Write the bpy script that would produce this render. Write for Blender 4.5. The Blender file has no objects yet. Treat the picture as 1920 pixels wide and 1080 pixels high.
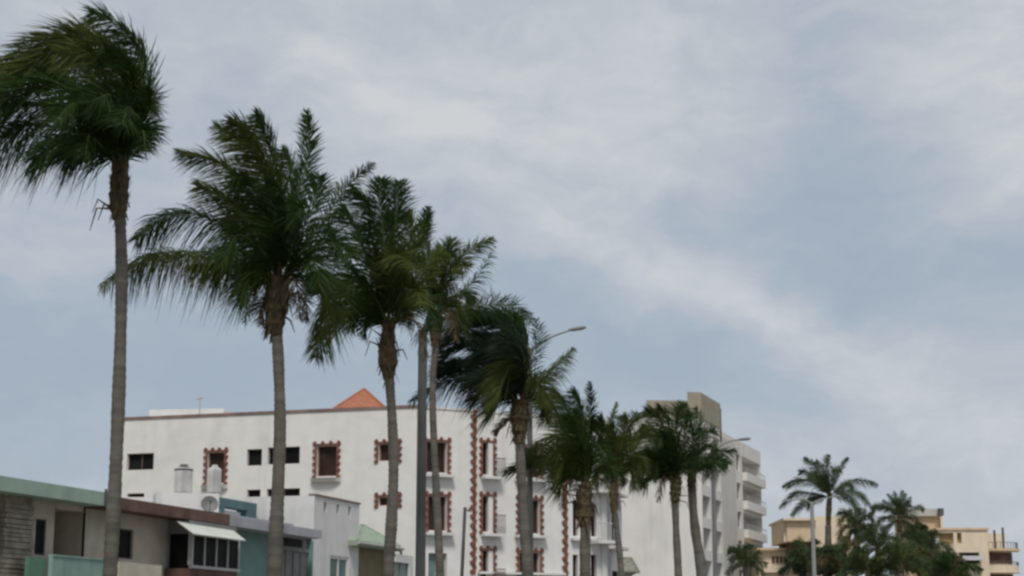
import bpy, math, random
from mathutils import Vector
R = math.radians
random.seed(7)
S = bpy.context.scene
COL = S.collection

# ------------------------------------------------------------------ camera
FPX, PITCH, EYE = 3200.0, R(11.65), 1.6      # focal length in photo pixels (1920 wide)
cam_d = bpy.data.cameras.new("camera"); cam = bpy.data.objects.new("camera", cam_d); COL.objects.link(cam)
cam.location = (0, 0, EYE); cam.rotation_euler = (R(90) + PITCH, 0, 0)
cam_d.sensor_width = 36; cam_d.lens = FPX / 1920 * 36; cam_d.clip_end = 6000; cam_d.clip_start = .1
S.camera = cam
S.render.resolution_x, S.render.resolution_y = 1024, 576
S.cycles.filter_width = 2.7                   # the photo is a soft video frame
FW = Vector((0, math.cos(PITCH), math.sin(PITCH))); UP = Vector((0, -math.sin(PITCH), math.cos(PITCH)))

def ray(px, py):
    return FW + Vector(((px - 960) / FPX, 0, 0)) + UP * ((540 - py) / FPX)
def at(px, py, Y):
    d = ray(px, py)
    return Vector((0, 0, EYE)) + d * (Y / d.y)
def azel(px, py):
    d = ray(px, py).normalized()
    return math.atan2(d.x, d.y), math.asin(d.z)

# ------------------------------------------------------------------ world (overcast, broken clouds)
SUN_EL, SUN_AZ = R(54), R(176)                # high behind the camera
w = bpy.data.worlds.new("World"); S.world = w; w.use_nodes = True
nt = w.node_tree; nt.nodes.clear(); N = nt.nodes.new; L = nt.links.new
def srgb(*c):
    return tuple(((x / 255 + .055) / 1.055) ** 2.4 if x > 10 else x / 255 / 12.92 for x in c)
def nmath(op, a, b=None, c=None):
    n = N('ShaderNodeMath'); n.operation = op
    for i, x in enumerate((a, b, c)):
        if x is None: continue
        if isinstance(x, (int, float)): n.inputs[i].default_value = x
        else: L(x, n.inputs[i])
    return n.outputs[0]
out = N('ShaderNodeOutputWorld'); bg = N('ShaderNodeBackground'); bg.inputs[1].default_value = .1
L(bg.outputs[0], out.inputs[0])
sky = N('ShaderNodeTexSky'); sky.sky_type = 'NISHITA'; sky.sun_disc = False
sky.sun_elevation = SUN_EL; sky.sun_rotation = SUN_AZ
tc = N('ShaderNodeTexCoord'); sep = N('ShaderNodeSeparateXYZ'); L(tc.outputs['Generated'], sep.inputs[0])
az = nmath('ARCTAN2', sep.outputs[0], sep.outputs[1]); el = nmath('ARCSINE', sep.outputs[2])
cmb = N('ShaderNodeCombineXYZ'); L(az, cmb.inputs[0]); L(el, cmb.inputs[1])
def noise(scale, detail, rough, vec, out='Fac'):
    n = N('ShaderNodeTexNoise'); n.inputs['Scale'].default_value = scale
    n.inputs['Detail'].default_value = detail; n.inputs['Roughness'].default_value = rough
    L(vec, n.inputs['Vector']); return n.outputs[out]
def vmath(op, a, b):
    n = N('ShaderNodeVectorMath'); n.operation = op
    for i, x in enumerate((a, b)):
        if isinstance(x, tuple): n.inputs[i].default_value = x
        else: L(x, n.inputs[i])
    return n
wv = vmath('SUBTRACT', noise(9, 5, .55, cmb.outputs[0], 'Color'), (.5, .5, .5)).outputs[0]
wv = vmath('MULTIPLY', wv, (.10, .07, 0)).outputs[0]
P = vmath('ADD', cmb.outputs[0], wv).outputs[0]
BLOBS = [  # photo pixel, half sizes, angle, amount: blue gaps below zero, bright cloud above
    (1560, 320, 130, 100, 0, -.42), (1760, 470, 300, 80, -14, -.36), (1480, 500, 230, 60, -25, -.2),
    (60, 720, 420, 190, 0, -.34), (620, 690, 460, 140, 0, -.32), (1160, 600, 260, 60, -24, -.40), (1350, 760, 350, 90, -10, -.25),
    (1560, 90, 90, 150, 10, -.24), (330, 120, 170, 160, 0, -.12), (1850, 560, 150, 90, 0, -.15),
    (1440, 605, 310, 52, -20, .27), (1600, 690, 220, 70, -15, .10), (1250, 520, 220, 40, -22, .16),
    (590, 100, 60, 34, 10, .36), (720, 160, 60, 30, 0, .36), (850, 215, 80, 36, -15, .26), (770, 250, 120, 30, 0, .22),
    (950, 110, 560, 150, 0, .18), (1130, 350, 350, 150, 0, .18), (1830, 130, 170, 200, 0, .30), (1880, 360, 90, 70, 0, .24),
    (450, 560, 240, 90, 10, .04), (1680, 830, 330, 110, 0, .2), (1250, 180, 260, 120, 0, .08), (130, 480, 200, 90, 0, .12), (200, 30, 140, 40, 0, .2)]
acc = .52
for px, py, a, b, ang, amt in BLOBS:
    A, E = azel(px, py)
    m = N('ShaderNodeMapping'); m.vector_type = 'TEXTURE'; L(P, m.inputs[0])
    m.inputs['Location'].default_value = (A, E, 0); m.inputs['Rotation'].default_value = (0, 0, R(ang))
    m.inputs['Scale'].default_value = (a * 1.25 / FPX, b * 1.25 / FPX, 1)
    d = vmath('DOT_PRODUCT', m.outputs[0], m.outputs[0]).outputs['Value']
    g = nmath('EXPONENT', nmath('MULTIPLY', d, -1))
    acc = nmath('MULTIPLY_ADD', g, amt, acc)
st = N('ShaderNodeMapping'); L(P, st.inputs[0]); st.inputs['Scale'].default_value = (1, 2.3, 1); st.inputs['Rotation'].default_value = (0, 0, R(12))
acc = nmath('MULTIPLY_ADD', nmath('SUBTRACT', noise(15, 9, .64, st.outputs[0]), .5), 1.05, acc)
ramp = N('ShaderNodeValToRGB'); cr = ramp.color_ramp
cr.elements[0].position = 0; cr.elements[0].color = (*srgb(158, 171, 185), 1)
cr.elements[1].position = 1; cr.elements[1].color = (*srgb(203, 206, 208), 1)
e = cr.elements.new(.3); e.color = (*srgb(167, 178, 190), 1)
e = cr.elements.new(.62); e.color = (*srgb(184, 189, 197), 1)
L(acc, ramp.inputs[0])
mul = N('ShaderNodeMix'); mul.data_type = 'RGBA'; mul.blend_type = 'MULTIPLY'; mul.inputs[0].default_value = 1
L(ramp.outputs[0], mul.inputs[6]); mul.inputs[7].default_value = (10, 10, 10, 1)
mx = N('ShaderNodeMix'); mx.data_type = 'RGBA'; mx.inputs[0].default_value = .93
L(sky.outputs[0], mx.inputs[6]); L(mul.outputs[2], mx.inputs[7]); L(mx.outputs[2], bg.inputs[0])

sd = bpy.data.lights.new("sun", 'SUN'); sd.energy = 2.3; sd.angle = R(14); sd.color = (1, .95, .88)
so = bpy.data.objects.new("sun", sd); COL.objects.link(so)
tosun = Vector((math.sin(SUN_AZ) * math.cos(SUN_EL), math.cos(SUN_AZ) * math.cos(SUN_EL), math.sin(SUN_EL)))
so.rotation_euler = tosun.to_track_quat('Z', 'Y').to_euler()
S.view_settings.view_transform = 'Standard'; S.view_settings.look = 'None'
S.view_settings.exposure = .08; S.view_settings.gamma = 1

# ------------------------------------------------------------------ materials
def mat(name, col, rough=.85, var=.12, scale=1.5, stain=0, streak=0, spec=.3, metal=0, bump=0, trans=0, ring=0):
    m = bpy.data.materials.new(name); m.use_nodes = True; t = m.node_tree; b = t.nodes['Principled BSDF']
    b.inputs['Roughness'].default_value = rough; b.inputs['Metallic'].default_value = metal
    b.inputs['Specular IOR Level'].default_value = spec
    tcn = t.nodes.new('ShaderNodeTexCoord')
    def nz(sc, det, mp=None):
        n = t.nodes.new('ShaderNodeTexNoise'); n.inputs['Scale'].default_value = sc; n.inputs['Detail'].default_value = det
        src = tcn.outputs['Object']
        if mp:
            q = t.nodes.new('ShaderNodeMapping'); q.inputs['Scale'].default_value = mp; t.links.new(src, q.inputs[0]); src = q.outputs[0]
        t.links.new(src, n.inputs['Vector']); return n.outputs['Fac']
    def mapr(x, a, b_, c, d):
        q = t.nodes.new('ShaderNodeMapRange'); t.links.new(x, q.inputs[0])
        for i, v in enumerate((a, b_, c, d)): q.inputs[i + 1].default_value = v
        return q.outputs[0]
    f = mapr(nz(scale, 5), .3, .7, 1 - var, 1 + var)
    def mulv(a, b_):
        q = t.nodes.new('ShaderNodeMath'); q.operation = 'MULTIPLY'; t.links.new(a, q.inputs[0]); t.links.new(b_, q.inputs[1]); return q.outputs[0]
    if stain: f = mulv(f, mapr(nz(.35, 6), .52, .72, 1, 1 - stain))
    if streak: f = mulv(f, mapr(nz(1, 5, (1.6, 1.6, .12)), .5, .75, 1, 1 - streak))
    if ring: f = mulv(f, mapr(nz(1, 3, (.8, .8, 10)), .38, .62, 1 - ring, 1 + ring)); f = mulv(f, mapr(nz(1, 3, (2, 2, .5)), .35, .65, 1 - ring * .6, 1 + ring * .6))
    v = t.nodes.new('ShaderNodeVectorMath'); v.operation = 'SCALE'; v.inputs[0].default_value = col; t.links.new(f, v.inputs['Scale'])
    t.links.new(v.outputs[0], b.inputs['Base Color'])
    if bump:
        bn = t.nodes.new('ShaderNodeBump'); bn.inputs['Strength'].default_value = bump; bn.inputs['Distance'].default_value = .02
        t.links.new(nz(18, 4), bn.inputs['Height']); t.links.new(bn.outputs[0], b.inputs['Normal'])
    if trans:
        tr = t.nodes.new('ShaderNodeBsdfTranslucent'); t.links.new(v.outputs[0], tr.inputs[0])
        ms = t.nodes.new('ShaderNodeMixShader'); ms.inputs[0].default_value = trans
        t.links.new(b.outputs[0], ms.inputs[1]); t.links.new(tr.outputs[0], ms.inputs[2])
        t.links.new(ms.outputs[0], t.nodes['Material Output'].inputs[0])
    return m
white = mat('white_plaster', (.68, .672, .645), stain=.07, streak=.10, var=.05, bump=.2)
white2 = mat('white_paint', (.64, .635, .62), stain=.15, streak=.15, var=.06)
pink = mat('pinkish_plaster', (.52, .46, .43), stain=.12, streak=.1, var=.05)
towerw = mat('tower_plaster', (.64, .63, .60), stain=.1, streak=.12, var=.04, scale=.5)
towerg = mat('tower_grey', (.52, .51, .485), stain=.1, streak=.1, var=.05)
olive = mat('olive_plaster', (.31, .28, .215), stain=.15, streak=.2, var=.08)
terra = mat('terracotta', (.175, .078, .055), var=.4, scale=5)
rooftile = mat('roof_tile', (.34, .13, .075), var=.2, scale=4, bump=.3)
capgrey = mat('parapet_cap', (.21, .14, .125), var=.3)
glass = mat('dark_glass', (.012, .013, .012), rough=.35, var=.4, spec=.03)
glassb = mat('brown_shutter', (.034, .02, .016), rough=.5, var=.4, scale=2, spec=.15)
tealglass = mat('teal_glass', (.11, .17, .17), rough=.15, var=.3, spec=.5)
frame = mat('aluminium_frame', (.42, .42, .40), rough=.5, var=.08)
mint = mat('mint_paint', (.30, .405, .335), stain=.25, streak=.2, var=.08)
mintd = mat('deep_green_paint', (.10, .20, .14), stain=.2, streak=.2)
mintl = mat('pale_mint_paint', (.24, .36, .31), stain=.15, streak=.2)
stone = mat('stone_cladding', (.26, .235, .19), var=.35, scale=3, bump=.6)
beige = mat('beige_render', (.46, .40, .335), stain=.15, streak=.15)
brown = mat('brown_fascia', (.13, .075, .06), var=.3, streak=.25)
cream = mat('cream_paint', (.50, .46, .37), stain=.1)
awn = mat('awning_sheet', (.56, .58, .53), var=.08, streak=.15)
lav = mat('lavender_fascia', (.37, .37, .40), stain=.15, streak=.2)
teal = mat('teal_wall', (.16, .27, .25), stain=.2, streak=.15)
teald = mat('teal_beam', (.10, .175, .19), stain=.2, streak=.2)
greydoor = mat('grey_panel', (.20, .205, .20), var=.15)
blue = mat('blue_paint', (.06, .26, .6), var=.2)
greenroof = mat('green_tile', (.27, .33, .25), var=.2, scale=5, bump=.3)
olivew = mat('olive_wall', (.17, .145, .085), stain=.2)
yellow = mat('yellow_plaster', (.58, .45, .30), stain=.14, streak=.14, var=.06)
yellowl = mat('pale_yellow_plaster', (.67, .565, .43), stain=.12, streak=.12, var=.06)
ochre = mat('ochre_screen', (.36, .27, .13), var=.15)
redbrown = mat('red_brown_window', (.13, .075, .055), var=.3)
steel = mat('galvanised_steel', (.17, .172, .172), rough=.6, metal=.2, var=.15)
darksteel = mat('weathered_pole', (.085, .086, .086), rough=.7, var=.25, streak=.2)
tankm = mat('tank_plastic', (.56, .555, .54), stain=.4, streak=.55, var=.15, scale=2.5)
lidm = mat('tank_lid', (.10, .105, .10), var=.2)
asphalt = mat('asphalt', (.05, .05, .052), var=.2, scale=3)
paving = mat('paving', (.30, .28, .25), var=.15)
sandm = mat('dry_ground', (.24, .21, .16), var=.25, scale=.4)
paint = mat('road_paint', (.75, .74, .70), var=.1)

def trunk_mat():
    m = mat('palm_bark', (.108, .098, .083), var=.2, scale=4, stain=.3, bump=.4, ring=.16)
    return m
bark = trunk_mat()  # shared by every trunk
fibre = mat('palm_fibre', (.07, .053, .028), var=.5, scale=9, bump=.8)
deadm = mat('dry_frond', (.085, .066, .034), var=.4, scale=4)
rach = mat('frond_midrib', (.075, .09, .035), var=.3, rough=.6, spec=.15)
LEAF = [mat('palm_leaf', (.022, .046, .010), rough=.6, var=.5, scale=.9, trans=.2, spec=.12),
        mat('palm_leaf_olive', (.058, .078, .018), rough=.6, var=.45, scale=.9, trans=.22, spec=.12),
        mat('palm_leaf_blue', (.017, .034, .016), rough=.55, var=.45, scale=.9, trans=.18, spec=.2)]
LEAFF = mat('palm_leaf_far', (.052, .074, .032), rough=.6, var=.4, scale=.5, trans=.2, spec=.12)
BUSH = [mat('tree_leaf_dark', (.038, .058, .022), rough=.6, var=.5, scale=.8, trans=.15, spec=.1),
        mat('tree_leaf_green', (.046, .068, .018), rough=.6, var=.5, scale=.8, trans=.15, spec=.1),
        mat('tree_leaf_olive', (.055, .058, .02), rough=.6, var=.5, scale=.8, trans=.15, spec=.1)]

# ------------------------------------------------------------------ mesh helpers
BASE = {}
class M:
    def __init__(s): s.v = []; s.f = []; s.mi = []
    def face(s, pts, mi=0):
        n = len(s.v); s.v += [tuple(p) for p in pts]; s.f.append(tuple(range(n, n + len(pts)))); s.mi.append(mi)
    def hexa(s, b, t, mi=0):      # bottom ring of 4, top ring of 4
        n = len(s.v); s.v += [tuple(p) for p in b] + [tuple(p) for p in t]
        for q in ((3, 2, 1, 0), (4, 5, 6, 7), (0, 1, 5, 4), (1, 2, 6, 5), (2, 3, 7, 6), (3, 0, 4, 7)):
            s.f.append(tuple(n + i for i in q)); s.mi.append(mi)
    def box(s, F, u0, u1, v0, v1, w0, w1, mi=0):
        s.hexa([F.P(u0, v0, w1), F.P(u1, v0, w1), F.P(u1, v0, w0), F.P(u0, v0, w0)],
               [F.P(u0, v1, w1), F.P(u1, v1, w1), F.P(u1, v1, w0), F.P(u0, v1, w0)], mi)
    def tube(s, pts, rad, n=8, mi=0, caps=True):
        base = len(s.v)
        for i, p in enumerate(pts):
            p = Vector(p)
            a = Vector(pts[max(i - 1, 0)]); b = Vector(pts[min(i + 1, len(pts) - 1)])
            t = (b - a).normalized(); x = t.orthogonal() if abs(t.y) > .9 else t.cross(Vector((0, 1, 0)))
            x.normalize(); y = t.cross(x); r = rad[i] if hasattr(rad, '__len__') else rad
            for k in range(n):
                q = 2 * math.pi * k / n; s.v.append(tuple(p + x * (r * math.cos(q)) + y * (r * math.sin(q))))
        for i in range(len(pts) - 1):
            for k in range(n):
                s.f.append((base + i * n + k, base + i * n + (k + 1) % n, base + (i + 1) * n + (k + 1) % n, base + (i + 1) * n + k)); s.mi.append(mi)
        if caps:
            s.f.append(tuple(base + k for k in range(n))[::-1]); s.mi.append(mi)
            s.f.append(tuple(base + (len(pts) - 1) * n + k for k in range(n))); s.mi.append(mi)
    def obj(s, name, mats, parent=None, smooth=False, loc=None):
        o0 = Vector(BASE[parent.name]) if parent else Vector(loc or (0, 0, 0))
        me = bpy.data.meshes.new(name)
        me.from_pydata([(p[0] - o0.x, p[1] - o0.y, p[2] - o0.z) for p in s.v], [], s.f)
        if not isinstance(mats, (list, tuple)): mats = [mats]
        for m in mats: me.materials.append(m)
        me.polygons.foreach_set('material_index', s.mi)
        if smooth: me.polygons.foreach_set('use_smooth', [True] * len(s.f))
        me.update()
        o = bpy.data.objects.new(name, me); COL.objects.link(o)
        if parent: o.parent = parent
        else: o.location = o0
        BASE[o.name] = tuple(o0)
        return o
def thing(name, label, cat, loc, group=None):
    o = bpy.data.objects.new(name, None); COL.objects.link(o); o.location = loc; o.empty_display_size = .3
    BASE[o.name] = tuple(loc); return tag(o, label, cat, group)
def tag(o, label, cat, group=None):
    o['label'] = label; o['category'] = cat
    if group: o['group'] = group
    return o
def struct(o): o['kind'] = 'structure'; return o

class Face:                       # a vertical plane: u along it, v up, w out of it towards the viewer
    def __init__(s, a, b):
        s.o = Vector((a[0], a[1], 0)); d = Vector((b[0] - a[0], b[1] - a[1], 0)); s.len = d.length
        s.u = d.normalized(); s.n = Vector((s.u.y, -s.u.x, 0))
    def P(s, u, v, w=0): return s.o + s.u * u + Vector((0, 0, v)) + s.n * w
    def px(s, px, py, w=0):
        d = ray(px, py); c = Vector((0, 0, EYE)); q = s.o + s.n * w
        p = c + d * ((q - c).dot(s.n) / d.dot(s.n)); r = p - q
        return r.dot(s.u), p.z
    def rect(s, x0, x1, y0, y1, w=0):         # photo box -> u0,u1,v0,v1 (middle heights)
        xm, ym = (x0 + x1) / 2, (y0 + y1) / 2
        return s.px(x0, ym, w)[0], s.px(x1, ym, w)[0], s.px(xm, y1, w)[1], s.px(xm, y0, w)[1]

def holed(m, F, u0, u1, v0, v1, holes, depth, w=0, mi=0):
    us = sorted({u0, u1, *[x for h in holes for x in h[:2] if u0 < x < u1]})
    vs = sorted({v0, v1, *[x for h in holes for x in h[2:4] if v0 < x < v1]})
    for i in range(len(us) - 1):
        for j in range(len(vs) - 1):
            a, b, c, d = us[i], us[i + 1], vs[j], vs[j + 1]; x, y = (a + b) / 2, (c + d) / 2
            if any(h[0] < x < h[1] and h[2] < y < h[3] for h in holes): continue
            m.face([F.P(a, c, w), F.P(b, c, w), F.P(b, d, w), F.P(a, d, w)], mi)
    for h in holes:
        a, b, c, d = h[:4]
        for p, q in (((a, c), (b, c)), ((b, c), (b, d)), ((b, d), (a, d)), ((a, d), (a, c))):
            m.face([F.P(*p, w), F.P(*q, w), F.P(*q, w - depth), F.P(*p, w - depth)], mi)

def window(bld, F, h, depth=.22, pane=glass, fr=frame, bars=1, w=0, fw=.045, name='window', hbars=0):
    a, b, c, d = h[:4]; m = M(); e = .004
    w0, w1 = w - depth, w - depth + .06
    m.box(F, a + e, a + fw, c + e, d - e, w0, w1); m.box(F, b - fw, b - e, c + e, d - e, w0, w1)
    m.box(F, a + fw, b - fw, d - fw, d - e, w0, w1); m.box(F, a + fw, b - fw, c + e, c + fw, w0, w1)
    for i in range(bars):
        x = a + (b - a) * (i + 1) / (bars + 1); m.box(F, x - fw / 2, x + fw / 2, c + fw, d - fw, w0, w1 - .01)
    for i in range(hbars):
        y = c + (d - c) * (i + 1) / (hbars + 1); m.box(F, a + fw, b - fw, y - fw / 2, y + fw / 2, w0, w1 - .015)
    o = m.obj(name, fr, bld)
    g = M(); g.face([F.P(a, c, w0 + .015), F.P(b, c, w0 + .015), F.P(b, d, w0 + .015), F.P(a, d, w0 + .015)])
    g.obj('pane', pane, o)
    return o

def surround(parent, F, h, w=0, t=.115, mat_=terra, bottom=False):
    """border of brick with knobs round an opening"""
    a, b, c, d = h[:4]; m = M(); r = .088
    def knob(u, v): m.tube([F.P(u, v, w + .003), F.P(u, v, w + .08), F.P(u, v, w + .1)], [r, r, r * .7], 8)
    nv = max(2, round((d - c + .2) / .36)); nu = max(1, round((b - a + 2 * t) / .4))
    for x0, x1, s in ((a - t, a - .01, -1), (b + .01, b + t, 1)):
        m.box(F, x0, x1, c - .1, d + t, w + .003, w + .06)
        for i in range(nv + 1): knob(x0 - .03 if s < 0 else x1 + .03, c - .02 + (d - c + t) * i / nv)
    m.box(F, a - .01, b + .01, d + .01, d + t, w + .003, w + .055)
    for i in range(nu + 1): knob(a - t + (b - a + 2 * t) * i / nu, d + t + .05)
    return m.obj('brick_surround', mat_, parent)

def sill(parent, F, h, w=0, out=.3, ext=.25, th=.14, rnd=False, mt=white2, name='sill'):
    a, b, c, d = h[:4]; m = M(); n = 10
    prof = []
    for i in range(n + 1):
        u = a - ext + (b - a + 2 * ext) * i / n
        prof.append((u, out * (1 - (abs(2 * i / n - 1) ** 4) * .55 if rnd else 1)))
    for (u0, o0), (u1, o1) in zip(prof, prof[1:]):
        m.hexa([F.P(u0, c - .1 - th, w + o0 * (.6 if rnd else 1)), F.P(u1, c - .1 - th, w + o1 * (.6 if rnd else 1)), F.P(u1, c - .1 - th, w), F.P(u0, c - .1 - th, w)],
               [F.P(u0, c - .1, w + o0), F.P(u1, c - .1, w + o1), F.P(u1, c - .1, w), F.P(u0, c - .1, w)])
    return m.obj(name, mt, parent)

# ------------------------------------------------------------------ ground, road, pavements
m = M(); m.face([(-3000, -3000, 0), (3000, -3000, 0), (3000, 3000, 0), (-3000, 3000, 0)]); struct(m.obj('ground', sandm))
SA = R(16.5); SU = Vector((math.sin(SA), math.cos(SA), 0)); SN = Vector((math.cos(SA), -math.sin(SA), 0))
HF = Face((-14.1, 47), (-14.1 + SU.x * 60, 47 + SU.y * 60))       # street front of the houses
def strip(name, w0, w1, z, mt, u0=-80, u1=400, th=None):
    m = M()
    if th: m.box(HF, u0, u1, 0.004, z, w0, w1)
    else: m.face([HF.P(u0, z, w0), HF.P(u1, z, w0), HF.P(u1, z, w1), HF.P(u0, z, w1)])
    return struct(m.obj(name, mt))
strip('pavement', -.6, 2.2, .13, paving, th=1)
strip('road', 2.2, 5.6, .004, asphalt)
strip('palm_verge', 5.6, 9.4, .14, paving, th=1)
strip('road', 9.4, 17, .004, asphalt)
strip('pavement', 17, 22, .13, paving, th=1)
m = M()
for i in range(40): m.face([HF.P(-60 + i * 9, .008, 13.1), HF.P(-57 + i * 9, .008, 13.1), HF.P(-57 + i * 9, .008, 13.25), HF.P(-60 + i * 9, .008, 13.25)])
struct(m.obj('lane_markings', paint))

# ------------------------------------------------------------------ white corner building
cA, cB, cC = at(228, 788, 90), at(783, 763, 85), at(1136, 790, 90.4)
F1 = Face(cA, cB); F2 = Face(cB, cC)
TOP = F1.px(600, 772)[1]
cD = Vector((cC.x, cC.y, 0)) + SU * 3.5; F3 = Face(cC, cD)
B = thing('apartment_building', 'large white four storey corner building with toothed terracotta window borders and small orange tiled roof', 'building', (cB.x, cB.y, 0))
plain1 = [(238, 288, 850, 881), (463, 491, 842, 873), (502, 562, 838, 870), (238, 270, 925, 952), (463, 488, 918, 948), (500, 562, 916, 946)]
deco1 = [(389, 420, 848, 906), (594, 631, 836, 893), (710, 746, 832, 864), (710, 746, 932, 948), (594, 631, 945, 1002), (389, 420, 950, 1010)]
deco2 = [(800, 838, 828, 886), (803, 838, 930, 995), (974, 1012, 838, 895), (974, 1012, 937, 1000), (974, 1012, 1036, 1098),
         (905, 916, 829, 890), (905, 916, 930, 997), (905, 916, 1032, 1098)]
plain2 = [(803, 838, 1037, 1100), (1074, 1084, 845, 900), (1074, 1084, 938, 1005), (1074, 1084, 1040, 1100), (1108, 1119, 945, 1006), (1108, 1119, 1040, 1100), (709, 709.5, 1, 2)][:6]
h1 = [F1.rect(*x) for x in plain1 + deco1]; h2 = [F2.rect(*x) for x in deco2 + plain2]
m = M()
holed(m, F1, 0, F1.len, 0, TOP, h1, .25); 
m.obj('wall', white, B)
m = M(); holed(m, F2, 0, F2.len, 0, TOP, h2, .3); m.obj('wall', pink if False else white, B)
h3 = [(.7, 2.9, 9.4 - 2.85 * q, 10.9 - 2.85 * q) for q in range(0, 4)]
m = M(); holed(m, F3, 0, F3.len, 0, TOP - .9, h3, .25)
bk = [cA + F1.n * -12, cD + Vector((-14, 8, 0))]
# roof slab and back walls
m.face([(p[0], p[1], TOP) for p in (cA, cB, cC, cC + SU * 1, bk[1], bk[0])])
for a, b in ((bk[0], cA), (cC, cC + SU * 1)):
    m.face([(a[0], a[1], 0), (b[0], b[1], 0), (b[0], b[1], TOP), (a[0], a[1], TOP)])
m.face([F3.P(0, TOP - .9), F3.P(F3.len, TOP - .9), F3.P(F3.len, TOP - .9, -9), F3.P(0, TOP - .9, -9)])
m.face([F3.P(F3.len, 0), F3.P(F3.len, 0, -9), F3.P(F3.len, TOP - .9, -9), F3.P(F3.len, TOP - .9)])
m.face([F3.P(1, TOP - .9), F3.P(1, TOP - .9, -12), F3.P(1, TOP, -12), F3.P(1, TOP)])
m.obj('wall', white, B)
m = M(); m.box(F1, -.05, F1.len, TOP, TOP + .14, -.3, .06); m.obj('parapet_cap', capgrey, B)
m = M(); m.box(F2, .02, F2.len + .05, TOP, TOP + .12, -.3, .05); m.obj('parapet_cap', white2, B)
for i, h in enumerate(h1):
    dec = i >= len(plain1)
    o = window(B, F1, h, depth=.24, pane=glassb if dec else glass, bars=0 if dec else (1 if h[1] - h[0] > 1.2 else 0), fw=.06 if dec else .03, fr=terra if dec else capgrey)
    if dec:
        surround(o, F1, h)
        if i != len(plain1) + 2 and i != len(plain1) + 3: sill(o, F1, h, rnd=True, out=.45, th=.2)
for i, h in enumerate(h2):
    dec = i < 8
    pn = tealglass if i == 8 else (glassb if dec and i < 5 else glass)
    o = window(B, F2, h, depth=.28, pane=pn, bars=1 if i == 8 else 0, fr=terra if i < 5 else (frame if i == 8 else redbrown), fw=.05)
    if i < 5: surround(o, F2, h); sill(o, F2, h, out=.4, ext=.3)
    elif i < 8:
        g = (h[0], h[1] + .25, h[2], h[3]); surround(o, F2, g, t=.1); sill(o, F2, (h[0], h[1] + .55, h[2], h[3]), out=.5, ext=.12)
        rl = M()
        for q in range(7): rl.box(F2, h[1] + .1 + q * .1, h[1] + .125 + q * .1, h[2] - .09, h[2] + .8, .44, .46)
        rl.box(F2, h[1] + .05, h[1] + .75, h[2] + .8, h[2] + .84, .43, .47); rl.obj('railing', redbrown, o)
    else: sill(o, F2, h, out=.3, ext=.15)
for h in h3:
    o = window(B, F3, h, pane=glass, bars=1, fr=redbrown); sill(o, F3, h, out=.45, ext=.25, name='balcony_slab')
def quoin(x, y0, y1, F=F2):
    u, vt = F.px(x, y0); _, vb = F.px(x, y1); m = M(); k = .2
    m.box(F, u - .08, u + .09, vb, vt, .003, .06); y = vb + .1
    while y < vt - .1:
        m.tube([F.P(u - .11, y, .004), F.P(u - .11, y, .09)], .12, 8); m.tube([F.P(u + .07, y + .23, .004), F.P(u + .07, y + .23, .075)], .08, 8); y += .46
    return m.obj('quoin_strip', terra, B)
quoin(889.5, 768, 1076); quoin(1059, 800, 1085)
m = M(); u0, _ = F2.px(895, 1075); u1, v1 = F2.px(1056, 1075)
m.box(F2, u0, u1, v1 - .12, v1, .002, .3); m.obj('ledge', white2, B)
for y in (1014, 919):                                     # balconies at the far corner
    u0, v = F2.px(1105, y); u1, _ = F2.px(1146, y); m = M(); m.box(F2, u0, u1, v - .16, v, .002, .9)
    bo = m.obj('balcony_slab', white2, B); r = M()
    for q in range(9): r.box(F2, u0 + .03 + (u1 - u0 - .1) * q / 8, u0 + .055 + (u1 - u0 - .1) * q / 8, v, v + .85, .84, .87)
    r.box(F2, u0, u1, v + .85, v + .9, .83, .88); r.obj('railing', frame, bo)
# pilaster at the corner of the building
m = M(); u, _ = F2.px(1130, 1000); m.box(F2, u - .12, u + .12, 0, TOP - 3, .002, .12); m.obj('corner_pilaster', white2, B)
# tiled pyramid over the stairwell
ap = at(683, 729, 91); e1, e2 = at(626, 766, 88), at(724, 764, 88); zb = e1.z
ctr = (e1 + e2) / 2 + Vector((0, 3, 0)); hw = (e2 - e1).length / 2
cn = [Vector((ctr.x + sx * hw, ctr.y + sy * 3, zb)) for sx, sy in ((-1, -1), (1, -1), (1, 1), (-1, 1))]; apx = Vector((ap.x, ctr.y, ap.z))
m = M()
for i in range(4): m.face([cn[i], cn[(i + 1) % 4], apx])
m.tube([cn[0] + (apx - cn[0]) * t for t in (0, .5, .99)], .07, 6); m.tube([cn[1] + (apx - cn[1]) * t for t in (0, .5, .99)], .07, 6)
m.tube([cn[0], cn[1]], .09, 6)
m.obj('tiled_roof', rooftile, B)
m = M(); FX = Face((cn[0].x + .3, cn[0].y + .4), (cn[1].x - .3, cn[1].y + .4)); m.box(FX, 0, FX.len, TOP - .2, zb - .02, -5, 0); m.obj('roof_room', white, B)
# pale raised parapet on the left part of the roof, with a small vent
m = M(); FX = Face((cA.x + .8, cA.y + 3), (cA.x + 5, cA.y + 2.4)); m.box(FX, 0, FX.len, TOP, TOP + .95, -4, 0); m.obj('roof_upstand', white2, B)
m = M(); p = at(374, 780, 89); m.tube([(p.x, p.y, TOP - .1), (p.x, p.y, TOP + 1.05)], .03, 6); m.tube([(p.x - .2, p.y, TOP + 1.0), (p.x + .15, p.y, TOP + 1.05)], .04, 6); m.obj('roof_vent', frame, B)

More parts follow.
